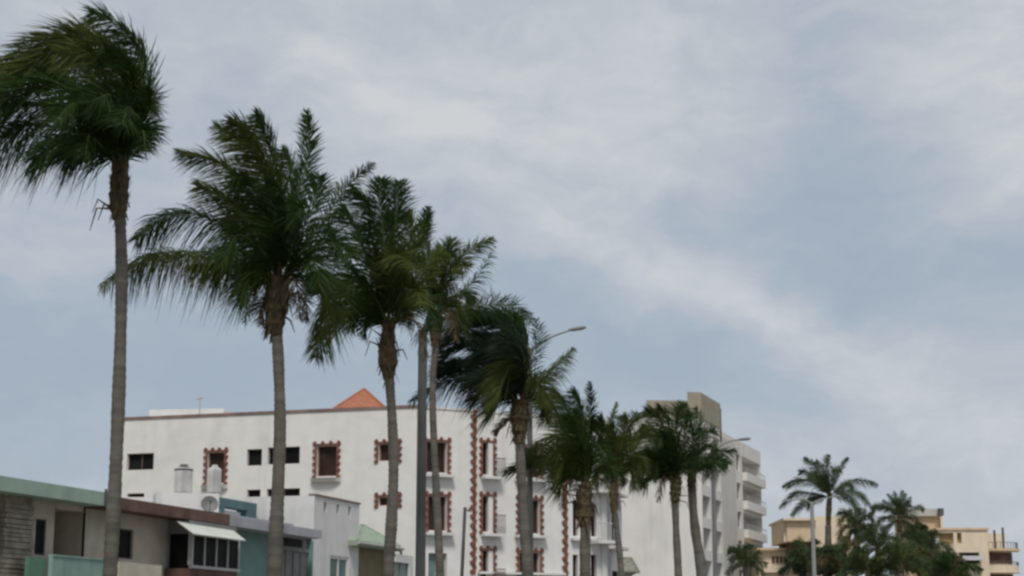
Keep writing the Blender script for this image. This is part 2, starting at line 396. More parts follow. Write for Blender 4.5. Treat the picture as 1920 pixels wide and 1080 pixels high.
# ------------------------------------------------------------------ tall white tower block behind
tc0 = at(1312, 760, 150)
tdir = R(19); TU = Vector((math.sin(tdir), math.cos(tdir), 0))
tl = at(1163, 800, 149.2)
T1 = Face(tl, tc0); T2 = Face(tc0, tc0 + TU * 40)
T = thing('tower_block', 'tall white tower block with blank wall, olive rooftop band and stacked balconies', 'building', (tc0.x, tc0.y, 0))
tz = T2.px(1320, 780)[1]
tpx = lambda x: T2.px(x, 900)[0]
bkw = TU * 9
m = M(); holed(m, T1, 0, T1.len, 0, tz - .4, [], .1); m.face([T1.P(0, 0), T1.P(0, 0) + bkw, T1.P(0, tz - .4) + bkw, T1.P(0, tz - .4)])
m.face([T1.P(0, tz - .4), T1.P(T1.len, tz - .4), T1.P(T1.len, tz - .4) + bkw, T1.P(0, tz - .4) + bkw]); m.obj('wall', towerw, T)
uL, uR = 0.35, tpx(1352)
fl = [T2.px(1320, y)[1] for y in (930, 985, 1053)]
dz = T2.px(1345, 920)[1] - T2.px(1345, 1000)[1]; dz = abs(dz) / 1.42
zs = T2.px(1347, 920)[1]                           # a floor slab edge
h = T2.px(1347, 920)[1] - T2.px(1347, 978)[1]
holes = []
for k in range(-5, 3):
    b0 = zs + k * h + .02; t0 = b0 + h * .68
    if t0 < tz - 1: holes += [(uL, uR * .42, b0, t0), (uR * .62, uR - .15, b0, t0)]
m = M(); holed(m, T2, 0, uR, 0, tz - .4, holes, 1.2); m.obj('wall', towerw, T)
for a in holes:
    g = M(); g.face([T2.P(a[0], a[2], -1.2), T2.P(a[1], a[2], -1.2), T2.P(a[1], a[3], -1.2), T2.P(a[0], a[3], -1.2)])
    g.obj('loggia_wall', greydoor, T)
# olive band
m = M(); zo0 = tz - .4; zo1 = T1.px(1250, 751)[1]; zo2 = T2.px(1309, 734)[1]
uo = T1.px(1288, 760)[0]; ul = T1.px(1212, 760)[0]
q = [T1.P(ul, 0, .05), T1.P(uo, 0, .05), T1.P(uo, 0, .05) + TU * 8, T1.P(ul, 0, .05) + TU * 8]; Z = lambda p, z: Vector((p.x, p.y, z))
m.hexa([Z(p, zo0) for p in q], [Z(p, zo1) for p in q]); m.obj('roof_band', olive, T)
q = [T1.P(uo + .02, 0, .1), T2.P(.05, 0, .1), T2.P(uR, 0, .1), T1.P(uo + .02, 0, .1) + TU * uR]
m = M(); m.hexa([Z(p, zo0) for p in q], [Z(p, zo2) for p in q])
m.obj('roof_tower', olive, T)
m = M(); u0 = uR - .3; zt = T2.px(1352, 765)[1]
m.tube([T2.P(uR + .02, zo0 - 1.2, .1), T2.P(uR + .02, zo2 - .4, .1)], .07, 6); m.obj('drain_pipe', darksteel, T)
# pillar and balcony wing
uP = tpx(1379); uE = T2.px(1427, 900)[0]; wz = T2.px(1360, 813)[1]
m = M(); m.box(T2, uR + .15, uP - .02, 0, wz - .5, -6, .06); m.obj('stair_shaft', towerg, T)
m = M(); y0 = T2.px(1410, 864)[1]; hh = T2.px(1410, 864)[1] - T2.px(1410, 915)[1]
whol = []; bhol = []
ub = tpx(1392)
for k in range(-6, 1):
    z = y0 + k * hh
    whol.append((tpx(1381.5), tpx(1388.5), z - hh * .58, z - .05)); bhol.append((ub, uE - .3, z - hh * .58, z))
holed(m, T2, uP, uE, 0, wz, whol + bhol, 1.3)
m.face([T2.P(uP - 6, wz), T2.P(uE, wz), T2.P(uE, wz, -12), T2.P(uP - 6, wz, -12)]); m.face([T2.P(uE, 0), T2.P(uE, 0, -12), T2.P(uE, wz, -12), T2.P(uE, wz)])
m.face([T2.P(uR, wz - .5), T2.P(uP, wz - .5), T2.P(uP, wz, 0), T2.P(uR, wz, 0)])
m.obj('wall', towerw, T)
for a in whol: window(T, T2, a, depth=.3, bars=0, pane=glass, fw=.06)
for a in bhol:
    g = M(); g.face([T2.P(a[0], a[2], -1.3), T2.P(a[1], a[2], -1.3), T2.P(a[1], a[3], -1.3), T2.P(a[0], a[3], -1.3)]); g.obj('balcony_window', towerg, T)
    g = M(); g.box(T2, a[0] + .1, a[1] + .45, a[2] - hh * .30, a[2] - .02, .01, .45)
    bo = g.obj('balcony_parapet', towerw, T); r = M()
    for q in range(14): r.box(T2, a[0] + .1 + q * (a[1] - a[0] + .3) / 13, a[0] + .14 + q * (a[1] - a[0] + .3) / 13, a[2] - .02, a[2] + .42, .38, .41)
    r.box(T2, a[0] + .1, a[1] + .45, a[2] + .42, a[2] + .47, .37, .43); r.obj('railing', frame, bo)

# ------------------------------------------------------------------ row of houses on the left
def hz(x, y, w=0): return HF.px(x, y, w)[1]
def hu(x, w=0, y=1000): return HF.px(x, y, w)[0]
W = -.8
# green house
H = thing('house', 'low house with mint green roof slab, stone clad pillar and green balcony at left edge', 'house', HF.P(hu(100), 0, 0), 'houses along the street')
t, b = hz(100, 907.5), hz(100, 934)
u1 = hu(201); m = M(); m.box(HF, hu(-140), u1, b, t, -7.5, 0); o = m.obj('roof_slab', mint, H)
m = M(); m.box(HF, u1 - .28, u1 - .2, b, t + .1, .003, .05); m.obj('downpipe', darksteel, o)
holes = [HF.rect(-40, 8, 955, 1060, W), (hu(66, W), hu(86, W), hz(75, 1041, W), hz(75, 973, W)), (hu(101, W), hu(171, W), hz(135, 1075, W), hz(135, 957, W))]
m = M(); holed(m, HF, hu(-140), u1 - .1, 0, b, holes, 1.9, W); m.face([HF.P(u1 - .1, 0, W), HF.P(u1 - .1, 0, -7), HF.P(u1 - .1, b, -7), HF.P(u1 - .1, b, W)]); m.obj('wall', beige, H)
o = window(H, HF, holes[0], depth=.09, w=W, pane=glass, fr=darksteel, name='door'); a = holes[0]; zq = hz(4, 1034, W); g = M(); g.box(HF, a[0] + .05, a[1] - .01, a[2] + .05, zq, W - .07, W - .02); g.obj('door_panel', blue, o)
window(H, HF, holes[1], depth=.08, w=W, bars=0, fr=darksteel)
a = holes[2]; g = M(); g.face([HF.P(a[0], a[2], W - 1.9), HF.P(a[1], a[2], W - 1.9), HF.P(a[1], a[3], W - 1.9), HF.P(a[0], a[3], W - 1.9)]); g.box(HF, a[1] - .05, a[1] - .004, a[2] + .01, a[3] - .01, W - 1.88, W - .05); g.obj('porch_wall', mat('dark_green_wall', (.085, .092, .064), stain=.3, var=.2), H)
m = M(); x0, x1 = hu(9, W + .25), hu(64, W + .25); zz = 0; 
while zz < b - .25:                                             # stone courses
    k = random.uniform(.1, .2); k = min(k, b - zz)
    m.box(HF, x0 + random.uniform(-.02, .02), x1 + random.uniform(-.02, .02), zz, zz + k - .025, W + .003, W + .25 + random.uniform(-.03, .03)); zz += k
m.box(HF, x0 + .04, x1 - .04, 0, b, W + .002, W + .18)
m.obj('stone_pillar', stone, H)
m = M(); pz = hz(150, 1047, .1); m.box(HF, hu(101, .1), hu(199, .1), pz - 1.0, pz, -.02, .1); m.box(HF, hu(101, .1), hu(199, .1), pz, pz + .05, -.05, .13); m.obj('balcony_parapet', mintl, H)
m = M(); pz2 = hz(80, 1044, -.1); m.box(HF, hu(57, -.1), hu(101, .1) - .01, pz2 - 1.0, pz2 - .03, -.22, -.1); m.obj('balcony_parapet', mintd, H)
# beige house with brown fascia
H2 = thing('house', 'beige house with dark brown fascia, glazed bay window and white awning', 'house', HF.P(hu(330), 0, 0), 'houses along the street')
t2, b2 = hz(330, 949), hz(330, 970)
ua, ub = u1 + .05, hu(430)
m = M(); m.box(HF, ua, ub, b2, t2, -8, 0); m.obj('roof_slab', brown, H2)
holes = [(hu(222, W), hu(251, W), hz(237, 1048, W), hz(237, 992, W))]
m = M(); holed(m, HF, ua, ub - .02, 0, b2, holes, .3, W); m.obj('wall', beige, H2)
o = window(H2, HF, holes[0], depth=.13, w=W, bars=0, fr=darksteel); sill(o, HF, holes[0], w=W, out=.15, ext=.1, th=.1)
m = M(); z = hz(265, 1057, .1); m.box(HF, hu(226, .1), hu(306, .1), z - 1.1, z, W + .003, .1); m.obj('planter_parapet', cream, H2)
# bay window
w0, w1 = W + .003, .15
x0, x1 = hu(362, w1, 1035), hu(449, w1, 1035); bz0, bz1 = hz(405, 1069, w1), hz(405, 1006, w1)
o = M(); fwd = .07
for i in range(5):
    x = x0 + (x1 - x0) * i / 4; o.box(HF, x - fwd / 2, x + fwd / 2, bz0 + .1, bz1 - .06, w1 - .07, w1)
o.box(HF, x0 - fwd, x1 + fwd, bz0, bz0 + .1, w1 - .1, w1 + .03); o.box(HF, x0 - fwd, x1 + fwd, bz1 - .06, bz1, w1 - .1, w1)
o.box(HF, x0 - .1, x0 - .036, bz0 + .1, bz1 + .2, w1 - .14, w1 + .003)
bay = o.obj('bay_window', frame, H2)
g = M(); g.face([HF.P(x0, bz0, w1 - .05), HF.P(x1, bz0, w1 - .05), HF.P(x1, bz1, w1 - .05), HF.P(x0, bz1, w1 - .05)]); g.obj('pane', glass, bay)
g = M(); xs = x0 - .05; g.face([HF.P(xs, bz0, w0 + .1), HF.P(xs, bz0, w1 - .14), HF.P(xs, bz1, w1 - .14), HF.P(xs, bz1, w0 + .1)]); g.obj('pane', glass, bay)
g = M(); g.box(HF, xs + .01, x1 + .05, bz1 + .002, b2 - .02, w0, w1 - .16); g.box(HF, xs - .02, xs + .04, bz0, bz1, w0, w0 + .1); g.obj('bay_head', greydoor, bay)
g = M(); g.box(HF, x0 - .2, x1 - .1, bz0 - 1.2, bz0 - .01, w0, w1 - .02); g.obj('bay_base', brown, bay)
g = M(); g.box(HF, x1 + .1, x1 + .8, bz0 - .1, bz1 - .1, w0, w0 + .3)
for q in range(9): g.box(HF, x1 + .1, x1 + .8, bz0 + q * (bz1 - bz0 - .2) / 9, bz0 + q * (bz1 - bz0 - .2) / 9 + .03, w0 + .302, w0 + .34)
g.obj('louvre_panel', greydoor, H2)
m = M(); p = [HF.P(hu(330, -.1), hz(330, 976, -.1), -.1), HF.P(hu(434, -.1), hz(434, 992, -.1), -.1), HF.P(hu(461, .62), hz(461, 1013, .62), .62), HF.P(hu(363, .62), hz(363, 1000, .62), .62)]
m.hexa([p[3] - Vector((0, 0, .03)), p[2] - Vector((0, 0, .03)), p[1] - Vector((0, 0, .03)), p[0] - Vector((0, 0, .03))], [p[3], p[2], p[1], p[0]]); m.obj('awning', awn, H2)
# white rooftop room behind the fascia
FR = Face(at(292, 930, 63), at(411, 928, 63.6)); zt = FR.px(350, 924)[1]
m = M(); m.box(FR, 0, FR.len, t2 - .3, zt, -1.6, 0); m.obj('rooftop_wall', white2, H2)
m = M(); FR2 = Face(at(226, 930, 66), at(292, 930, 66)); m.box(FR2, 0, FR2.len, t2 - .3, FR2.px(260, 932)[1], -1.5, 0); m.obj('rooftop_wall', white2, H2)
# teal house
H3 = thing('house', 'teal walled house with pale lavender fascia and grey panel doors', 'house', HF.P(hu(520), 0, 0), 'houses along the street')
t3, b3 = hz(518, 981.5), hz(518, 998); ua3, ub3 = ub + .04, hu(604)
m = M(); m.box(HF, ua3, ub3, b3, t3, -7, 0); m.box(HF, ua3 + .3, ub3 - .8, t3 + .002, t3 + .22, -7, -.9); m.obj('roof_slab', lav, H3)
ud0, ud1 = hu(501, W), hu(585, W); zd1 = hz(545, 1005, W)
m = M(); holed(m, HF, ua3, hu(588, W), 0, b3, [(ud0, ud1, .15, zd1)], .25, W); m.obj('wall', teal, H3)
m = M(); m.box(HF, ud0 + .01, ud1 - .01, .15, zd1 - .01, W - .3, W - .18)
for q in range(1, 6):
    x = ud0 + (ud1 - ud0) * q / 6; m.box(HF, x - .03, x + .03, .15, hz(545, 1033, W), W - .178, W - .13)
zc = hz(560, 1031, W); m.box(HF, ud0, ud1, zc - .06, zc + .08, W - .178, W - .1)
dd = m.obj('panel_door', greydoor, H3)
g = M(); g.face([HF.P(hu(540, W), zc + .12, W - .17), HF.P(hu(575, W), zc + .12, W - .17), HF.P(hu(575, W), zd1 - .08, W - .17), HF.P(hu(540, W), zd1 - .08, W - .17)]); g.obj('transom', glass, dd)
w3 = -3.2
m = M(); zb0, zb1 = hz(440, 953, w3), hz(440, 937, w3); m.box(HF, hu(410, w3), hu(480, w3), zb0, zb1, w3 - .5, w3)
m.box(HF, hu(463, w3), hu(480, w3) , t3, zb0, w3 - .5, w3 - .002); m.box(HF, hu(412, w3), hu(420, w3), t3 - .2, zb0, w3 - .5, w3 - .002); m.obj('roof_frame', teald, H3)
m = M(); m.box(HF, hu(424, w3), hu(458, w3), t3, zb0 - .1, w3 - .45, w3 - .2); m.obj('roof_panel', white2, H3)
# white house
H4 = thing('house', 'narrow white house with three small slots under a dark capped parapet', 'house', HF.P(hu(630), 0, W), 'houses along the street')
uc, ue = hu(588, W), hu(673, W); z4 = hz(588, 929, W); z5 = hz(673, 945, W); z4 = (z4 + z5) / 2
slots = [(hu(x, W), hu(x + 5.5, W), hz(x, y + 19, W), hz(x, y, W)) for x, y in ((606, 941), (630, 945), (652, 949))]
wn = (hu(620, W), hu(655, W), hz(637, 1100, W), hz(637, 1043, W))
m = M(); holed(m, HF, uc, ue, 0, z4, slots + [wn], .22, W)
FL = Face(HF.P(uc, 0, -6), HF.P(uc, 0, W))
m.face([HF.P(uc, 0, -6), HF.P(uc, 0, W), HF.P(uc, z4, W), HF.P(uc, z4, -6)])
m.face([HF.P(uc, z4 - .05, -6), HF.P(uc, z4 - .05, W), HF.P(ue, z4 - .05, W), HF.P(ue, z4 - .05, -6)]); m.face([HF.P(ue, 0, W), HF.P(ue, 0, -6), HF.P(ue, z4, -6), HF.P(ue, z4, W)])
m.obj('wall', white2, H4)
m = M(); m.box(HF, uc - .02, ue + .06, z4, z4 + .07, W - .25, W + .06); m.obj('parapet_cap', capgrey, H4)
for s_ in slots:
    g = M(); g.face([HF.P(s_[0], s_[2], W - .2), HF.P(s_[1], s_[2], W - .2), HF.P(s_[1], s_[3], W - .2), HF.P(s_[0], s_[3], W - .2)]); g.obj('slot_opening', greydoor, H4)
window(H4, HF, wn, w=W, depth=.1, bars=1, pane=tealglass, fr=white2, fw=.12)
for x in (632, 640):
    pass
m = M(); 
for x, r in ((617, .12), (632, .16)):
    p = HF.P(hu(x, W - 1), z4 + .02, W - 1); m.tube([p - Vector((.12, 0, 0)), p + Vector((.22, 0, .02))], [r, r * .8], 8)
m.obj('roof_pipe', darksteel, H4)
# porch house with green tiled hip roof
H5 = thing('house', 'small olive walled house with green tiled hip roof beside the white house', 'house', HF.P(hu(710), 0, 0), 'houses along the street')
wf = -.35
ze = hz(672, 1013, wf); ux0, ux1 = hu(671, wf), hu(752, wf); ub5 = hu(676, -1.9); za = hz(676, 984, -1.9)
E = [HF.P(ux0, ze, wf), HF.P(ux1, ze, wf), HF.P(ux1, ze, -3.5), HF.P(ux0, ze, -3.5)]; rg0, rg1 = HF.P(ub5, za, -1.9), HF.P(max(ub5 + .5, ux1 - 1.6), za, -1.9)
m = M(); m.face([E[0], E[1], rg1, rg0]); m.face([E[1], E[2], rg1]); m.face([E[2], E[3], rg0, rg1]); m.face([E[3], E[0], rg0])
for a_, b_ in ((E[0], rg0), (E[1], rg1), (rg0, rg1)): m.tube([a_, b_], .05, 6)
m.box(HF, ux0, ux1, ze - .22, ze - .004, -3.5, wf); m.obj('roof', greenroof, H5)
m = M(); m.tube([HF.P(ux0 - .05, ze - .1, wf + .06), HF.P(ux1 + .2, ze - .1, wf + .06)], .06, 8); m.tube([HF.P(ux1, ze - .15, wf), HF.P(ux1 + .3, ze - .3, wf - .1)], .07, 8); m.obj('gutter', frame, H5)
m = M(); m.box(HF, ue + .03, ux1 - .8, 0, ze - .222, -3, -.8); m.obj('wall', olivew, H5)
wn = (hu(740, -.3), hu(768, -.3), hz(754, 1100, -.3), hz(754, 1055, -.3))
m = M(); holed(m, HF, ux1 - .79, ux1 + 1.6, 0, hz(754, 1040, -.3), [wn], .15, -.3); m.face([HF.P(ux1 - .79, hz(754, 1040, -.3), -.3), HF.P(ux1 + 1.6, hz(754, 1040, -.3), -.3), HF.P(ux1 + 1.6, hz(754, 1040, -.3), -2), HF.P(ux1 - .79, hz(754, 1040, -.3), -2)]); m.obj('wall', white2, H5)
window(H5, HF, wn, w=-.3, depth=.12, bars=1, pane=tealglass, fr=greydoor)
# hip roofed house far down the street
q0, q1 = at(1120, 1072, 110), at(1198, 1070, 110); pk0, pk1 = at(1135, 1047, 113), at(1184, 1049, 113)
H6 = thing('house', 'low grey olive hip roofed house in front of the blank tower wall', 'house', (q0.x + 1, q0.y, 0))
m = M(); bk0, bk1 = Vector((q0.x, q0.y + 6, q0.z)), Vector((q1.x, q1.y + 6, q0.z)); q1.z = q0.z; pk1.z = pk0.z
m.face([q0, q1, pk1, pk0]); m.face([q1, bk1, pk1]); m.face([bk1, bk0, pk0, pk1]); m.face([bk0, q0, pk0]); m.tube([q1, pk1], .09, 6); m.tube([pk0, pk1], .09, 6); m.tube([q0, q1], .1, 6)
m.obj('roof', mat('grey_roof', (.20, .20, .16), var=.25, scale=3), H6)
FX = Face((q0.x + .3, q0.y + .5), (q1.x - .4, q1.y + .5)); m = M(); hh6 = [(1, 2, 1.0, q0.z - .6), (1.6, 2, 1.0, 1.1)][:1]
holed(m, FX, 0, FX.len, 0, q0.z - .05, hh6, .2); m.face([FX.P(FX.len, 0), FX.P(FX.len, 0, -5), FX.P(FX.len, q0.z - .05, -5), FX.P(FX.len, q0.z - .05)]); m.obj('wall', towerg, H6); window(H6, FX, hh6[0], depth=.15)

# ------------------------------------------------------------------ rooftop tanks and dish
def lathe(m, c, prof, n=20):
    pts = [Vector((c.x, c.y, c.z + z)) for r, z in prof]
    m.tube(pts, [r for r, z in prof], n)
def tank(x, ytop, ybot, width, label, lid):
    p = at(x, ybot, 64.2); hgt = at(x, ytop, 64.2).z - p.z; r = width / 2 / FPX * 65.5
    t_ = thing('water_tank', label, 'water tank', tuple(p), 'rooftop water tanks')
    m = M(); prof = [(r * .96, 0)]
    for i in range(7): prof += [(r, hgt * (.05 + .1 * i)), (r * .965, hgt * (.1 + .1 * i))]
    prof += [(r, hgt * .78), (r * .93, hgt * .86), (r * .4, hgt * .93)]
    lathe(m, p, prof); m.obj('tank_body', tankm, t_, smooth=True)
    m = M(); 
    if lid: lathe(m, p, [(r * 1.02, hgt * .78), (r * 1.03, hgt * .83), (r * .5, hgt * .93), (r * .42, hgt * .94), (r * .4, hgt)])
    else: lathe(m, p, [(r * .45, hgt * .9), (r * .45, hgt * .98), (r * .3, hgt)])
    m.obj('lid', lidm if lid else tankm, t_)
tank(343, 871, 925, 34, 'stained pale water tank with dark lid on the rooftop room', True)
tank(401, 872, 925, 26, 'narrow whitish water tank standing before the toothed window', False)
dc = at(393, 945, 61); ds = thing('satellite_dish', 'round grey satellite dish on the brown fascia house roof', 'satellite dish', (dc.x, dc.y, t2))
m = M(); nn = Vector((.25, -.92, .3)).normalized(); X = nn.cross(Vector((0, 0, 1))).normalized(); Y_ = X.cross(nn)
rings = [(0.001, -.08), (.1, -.072), (.2, -.045), (.31, 0)]; n = 24; base = len(m.v)
for r, z in rings:
    for k in range(n): m.v.append(tuple(dc + nn * z + X * (r * math.cos(k * 2 * math.pi / n)) + Y_ * (r * math.sin(k * 2 * math.pi / n))))
for i in range(3):
    for k in range(n): m.f.append((i * n + k, i * n + (k + 1) % n, (i + 1) * n + (k + 1) % n, (i + 1) * n + k)); m.mi.append(0)
m.obj('reflector', steel, ds, smooth=True)
m = M(); m.tube([dc - nn * .09, dc - nn * .2, Vector((dc.x, dc.y, t2)) - nn * .2], .025, 6); m.obj('mast', darksteel, ds)
m = M(); m.tube([dc - Y_ * .3, dc + nn * .35 - Y_ * .05], .012, 5); m.tube([dc + nn * .33 - Y_ * .06, dc + nn * .4 - Y_ * .03], .035, 6); m.obj('feed_arm', darksteel, ds)

# ------------------------------------------------------------------ palms
def bez(pts, n):
    """smooth curve through the given points (Catmull-Rom)"""
    P_ = [pts[0] * 2 - pts[1]] + pts + [pts[-1] * 2 - pts[-2]]; out = []
    seg = len(pts) - 1
    for k in range(n + 1):
        x = k / n * seg; i = min(int(x), seg - 1); t = x - i; p0, p1, p2, p3 = P_[i:i + 4]
        out.append(.5 * ((2 * p1) + (p2 - p0) * t + (2 * p0 - 5 * p1 + 4 * p2 - p3) * t * t + (3 * p1 - p0 - 3 * p2 + p3) * t ** 3))
    return out
WIND = Vector((-1, .15, .05))
def frond_mesh(pts, ll, face, droop, wind, rng, spacing=.05, lw=.05, thick=.028, sparse=1.0, tk=1.0):
    """a feather frond: midrib through pts and two rows of narrow leaflets"""
    m = M(); L0 = sum((b - a).length for a, b in zip(pts, pts[1:])); n = max(14, int(L0 / .12))
    c = bez(pts, n); m.tube(c, [thick * (.8 - .68 * i / n) for i in range(n + 1)], 5, mi=1)
    K = int(L0 / (spacing * .37)); lw *= .36
    for k in range(K):
        t = .10 + .9 * (k + rng.random() * .6) / K; x = min(t, .999) * n; i = int(x); p = c[i].lerp(c[min(i + 1, n)], x - i)
        T = (c[min(i + 2, n)] - c[max(i - 1, 0)]).normalized()
        Sdep = (Vector((0, 1, 0)) - T * T.y)
        if Sdep.length < .15: Sdep = Vector((1, 0, 0)) - T * T.x
        Sdep.normalize(); Simg = T.cross(Sdep).normalized()
        prof = math.sin(math.pi * min(1, (t * .86 + .12))) ** .6
        for s in (-1, 1):
            if rng.random() > sparse: continue
            fa = face + rng.gauss(0, .42)
            side = Simg * math.cos(fa) + Sdep * math.sin(fa)
            l = ll * prof * rng.uniform(.7, 1.25)
            d = (side * s * .85 + T * tk * rng.uniform(.75, 1.3) + WIND * wind * rng.uniform(.7, 1.9) + Vector((rng.gauss(0, .16), rng.gauss(0, .16), rng.gauss(0, .16)))).normalized()
            g = Vector((0, 0, -1)) * droop * rng.uniform(.6, 1.3) + WIND * wind * .5
            wd = d.cross(Vector((rng.gauss(0, .6), -1, rng.gauss(0, .6)))).normalized() * (lw / 2)
            base = len(m.v)
            for q, wf in ((0, .55), (.3, 1.0), (.65, .8), (1, .06)):
                pp = p + d * (l * q) + g * (l * q * q)
                m.v.append(tuple(pp + wd * wf)); m.v.append(tuple(pp - wd * wf))
            for q in range(3):
                m.f.append((base + 2 * q, base + 2 * q + 1, base + 2 * q + 3, base + 2 * q + 2)); m.mi.append(0)
    return m

def palm(label, Y, trunk, sheath, base, fronds, ll=.7, leaf=0, fill=8, fillR=1.9, seed=1, spacing=.05, lw=.05, droop=.24, wind=.28, group='palms along the street', dead=6, far=False, fillup=.75, bias=-.25):
    rng = random.Random(seed); k = Y / FPX
    tp = [(at(x, y, Y), wd * k / 2) for x, y, wd in trunk]
    if tp[-1][0].z > .2:
        a, r = tp[-1]; b = tp[-2][0]; dx = (a.x - b.x) / (b.z - a.z) * .4
        g = Vector((a.x + dx * a.z, Y, 0)); tp.append((g, r * 1.12))
    gp = tp[-1][0]; root = thing('palm_tree', label, 'palm tree', (gp.x, gp.y, 0), group)
    # trunk with ring scars
    pts = bez([p for p, r in tp], max(30, int(tp[0][0].z / .07))); n = len(pts) - 1; rr = []
    for i in range(n + 1):
        x = i / n * (len(tp) - 1); j = min(int(x), len(tp) - 2); r = tp[j][1] + (tp[j + 1][1] - tp[j][1]) * (x - j)
        rr.append(r * (1 + (.04 if i % 2 else -.03) + rng.uniform(-.03, .03) + .05 * math.sin(i * .21 + seed)))
    m = M(); m.tube(pts, rr, 14); m.obj('trunk', bark, root, smooth=True)
    # fibrous sheath with old leaf bases
    sp = [(at(x, y, Y), wd * k / 2 * .86) for x, y, wd in sheath]
    m = M(); c = bez([p for p, r in sp], 12)
    rad = []
    for i in range(13):
        x = i / 12 * (len(sp) - 1); j = min(int(x), len(sp) - 2); rad.append(sp[j][1] + (sp[j + 1][1] - sp[j][1]) * (x - j))
    m.tube(c, [r * .84 * (1 + .1 * math.sin(i * 2.3)) for i, r in enumerate(rad)], 12)
    for i in range(120):
        t = rng.random(); x = t * 12; j = min(int(x), 11); p = c[j].lerp(c[j + 1], x - j); r = rad[j]; q = rng.uniform(0, 6.283)
        o = Vector((math.cos(q), math.sin(q), 0)); p0 = p + o * r * .58; sgn = 1 if rng.random() < .7 else -1
        ln = r * rng.uniform(.5, 1.5); p1 = p0 + o * ln * .5 + Vector((0, 0, sgn * ln)); sd_ = Vector((-o.y, o.x, 0)) * r * rng.uniform(.06, .22)
        m.face([p0 + sd_, p0 - sd_, p1 - sd_ * .3, p1 + sd_ * .3])
    for i in range(dead):
        q = rng.uniform(0, 6.283); o = Vector((math.cos(q), math.sin(q) * .8, 0)); p0 = c[rng.randint(2, 9)] + o * rad[5] * .7
        p1 = p0 + o * rng.uniform(.1, .3) + Vector((0, 0, rng.uniform(-.1, .15))); p2 = p1 + o * .1 + Vector((0, 0, -rng.uniform(.15, .4)))
        m.tube([p0, p1, p2], [.022, .016, .006], 4)
    m.obj('fibre_sheath', fibre, root)
    b0 = at(base[0], base[1], Y)
    lm = LEAFF if far else LEAF[leaf]
    for f in fronds:
        pl = f['p']; dy = f.get('dy', 0.); nP = len(pl)
        pts = [b0 + Vector((rng.uniform(-.06, .06), rng.uniform(-.06, .06), -.1))] + [at(x, y, Y + dy * ((i + 1) / nP) ** 1.2) for i, (x, y) in enumerate(pl)]
        fm = frond_mesh(pts, f.get('ll', ll), R(f.get('face', rng.uniform(5, 50))), f.get('droop', droop), f.get('wind', wind), rng, spacing, lw, sparse=f.get('sparse', 1), tk=f.get('tk', 1), thick=.028 if not far else .035)
        mm = deadm if f.get('dead') else (LEAF[f['leaf']] if 'leaf' in f else lm)
        fm.obj('frond', [mm, deadm if f.get('dead') else rach], root)
    if not far:
        for i in range(2 if seed in (5, 21) else 1 if seed in (12, 31, 8) else 0):
            sg = -1 if (i + seed) % 2 else 1; hx = sg * rng.uniform(.25, .5); hy = rng.uniform(-.4, .1)
            fm = frond_mesh([b0, b0 + Vector((hx, hy, .1)), b0 + Vector((hx * 1.5, hy * 1.5, -.25)), b0 + Vector((hx * 1.7, hy * 1.6, -.75))], .3, R(40), .6, .05, rng, .06, .05, sparse=.7, tk=.6)
            wo = fm.obj('frond', [deadm, deadm], root); wo['label'] = 'dry brown frond hanging beside the sheath'
    for i in range(fill):
        q = 2 * math.pi * (i + rng.random() * .7) / fill; e_ = rng.uniform(.15, 1.15) * (.6 + fillup)
        ln = fillR * rng.uniform(.8, 1.1)
        d = Vector((math.cos(q) * math.cos(e_) + bias, math.sin(q) * math.cos(e_), math.sin(e_)))
        p1 = b0 + d * ln * .5; p2 = b0 + d * ln * .85 + Vector((bias * .3, 0, -.08 * ln)); p3 = b0 + d * ln * 1.1 + Vector((bias * .8, 0, -.32 * ln))
        fm = frond_mesh([b0 - Vector((0, 0, .1)), p1, p2, p3], ll, R(rng.uniform(0, 70)), droop, wind, rng, spacing, lw)
        fm.obj('frond', [LEAF[rng.choice((leaf, leaf, 1))] if not far else lm, rach], root)
    return root

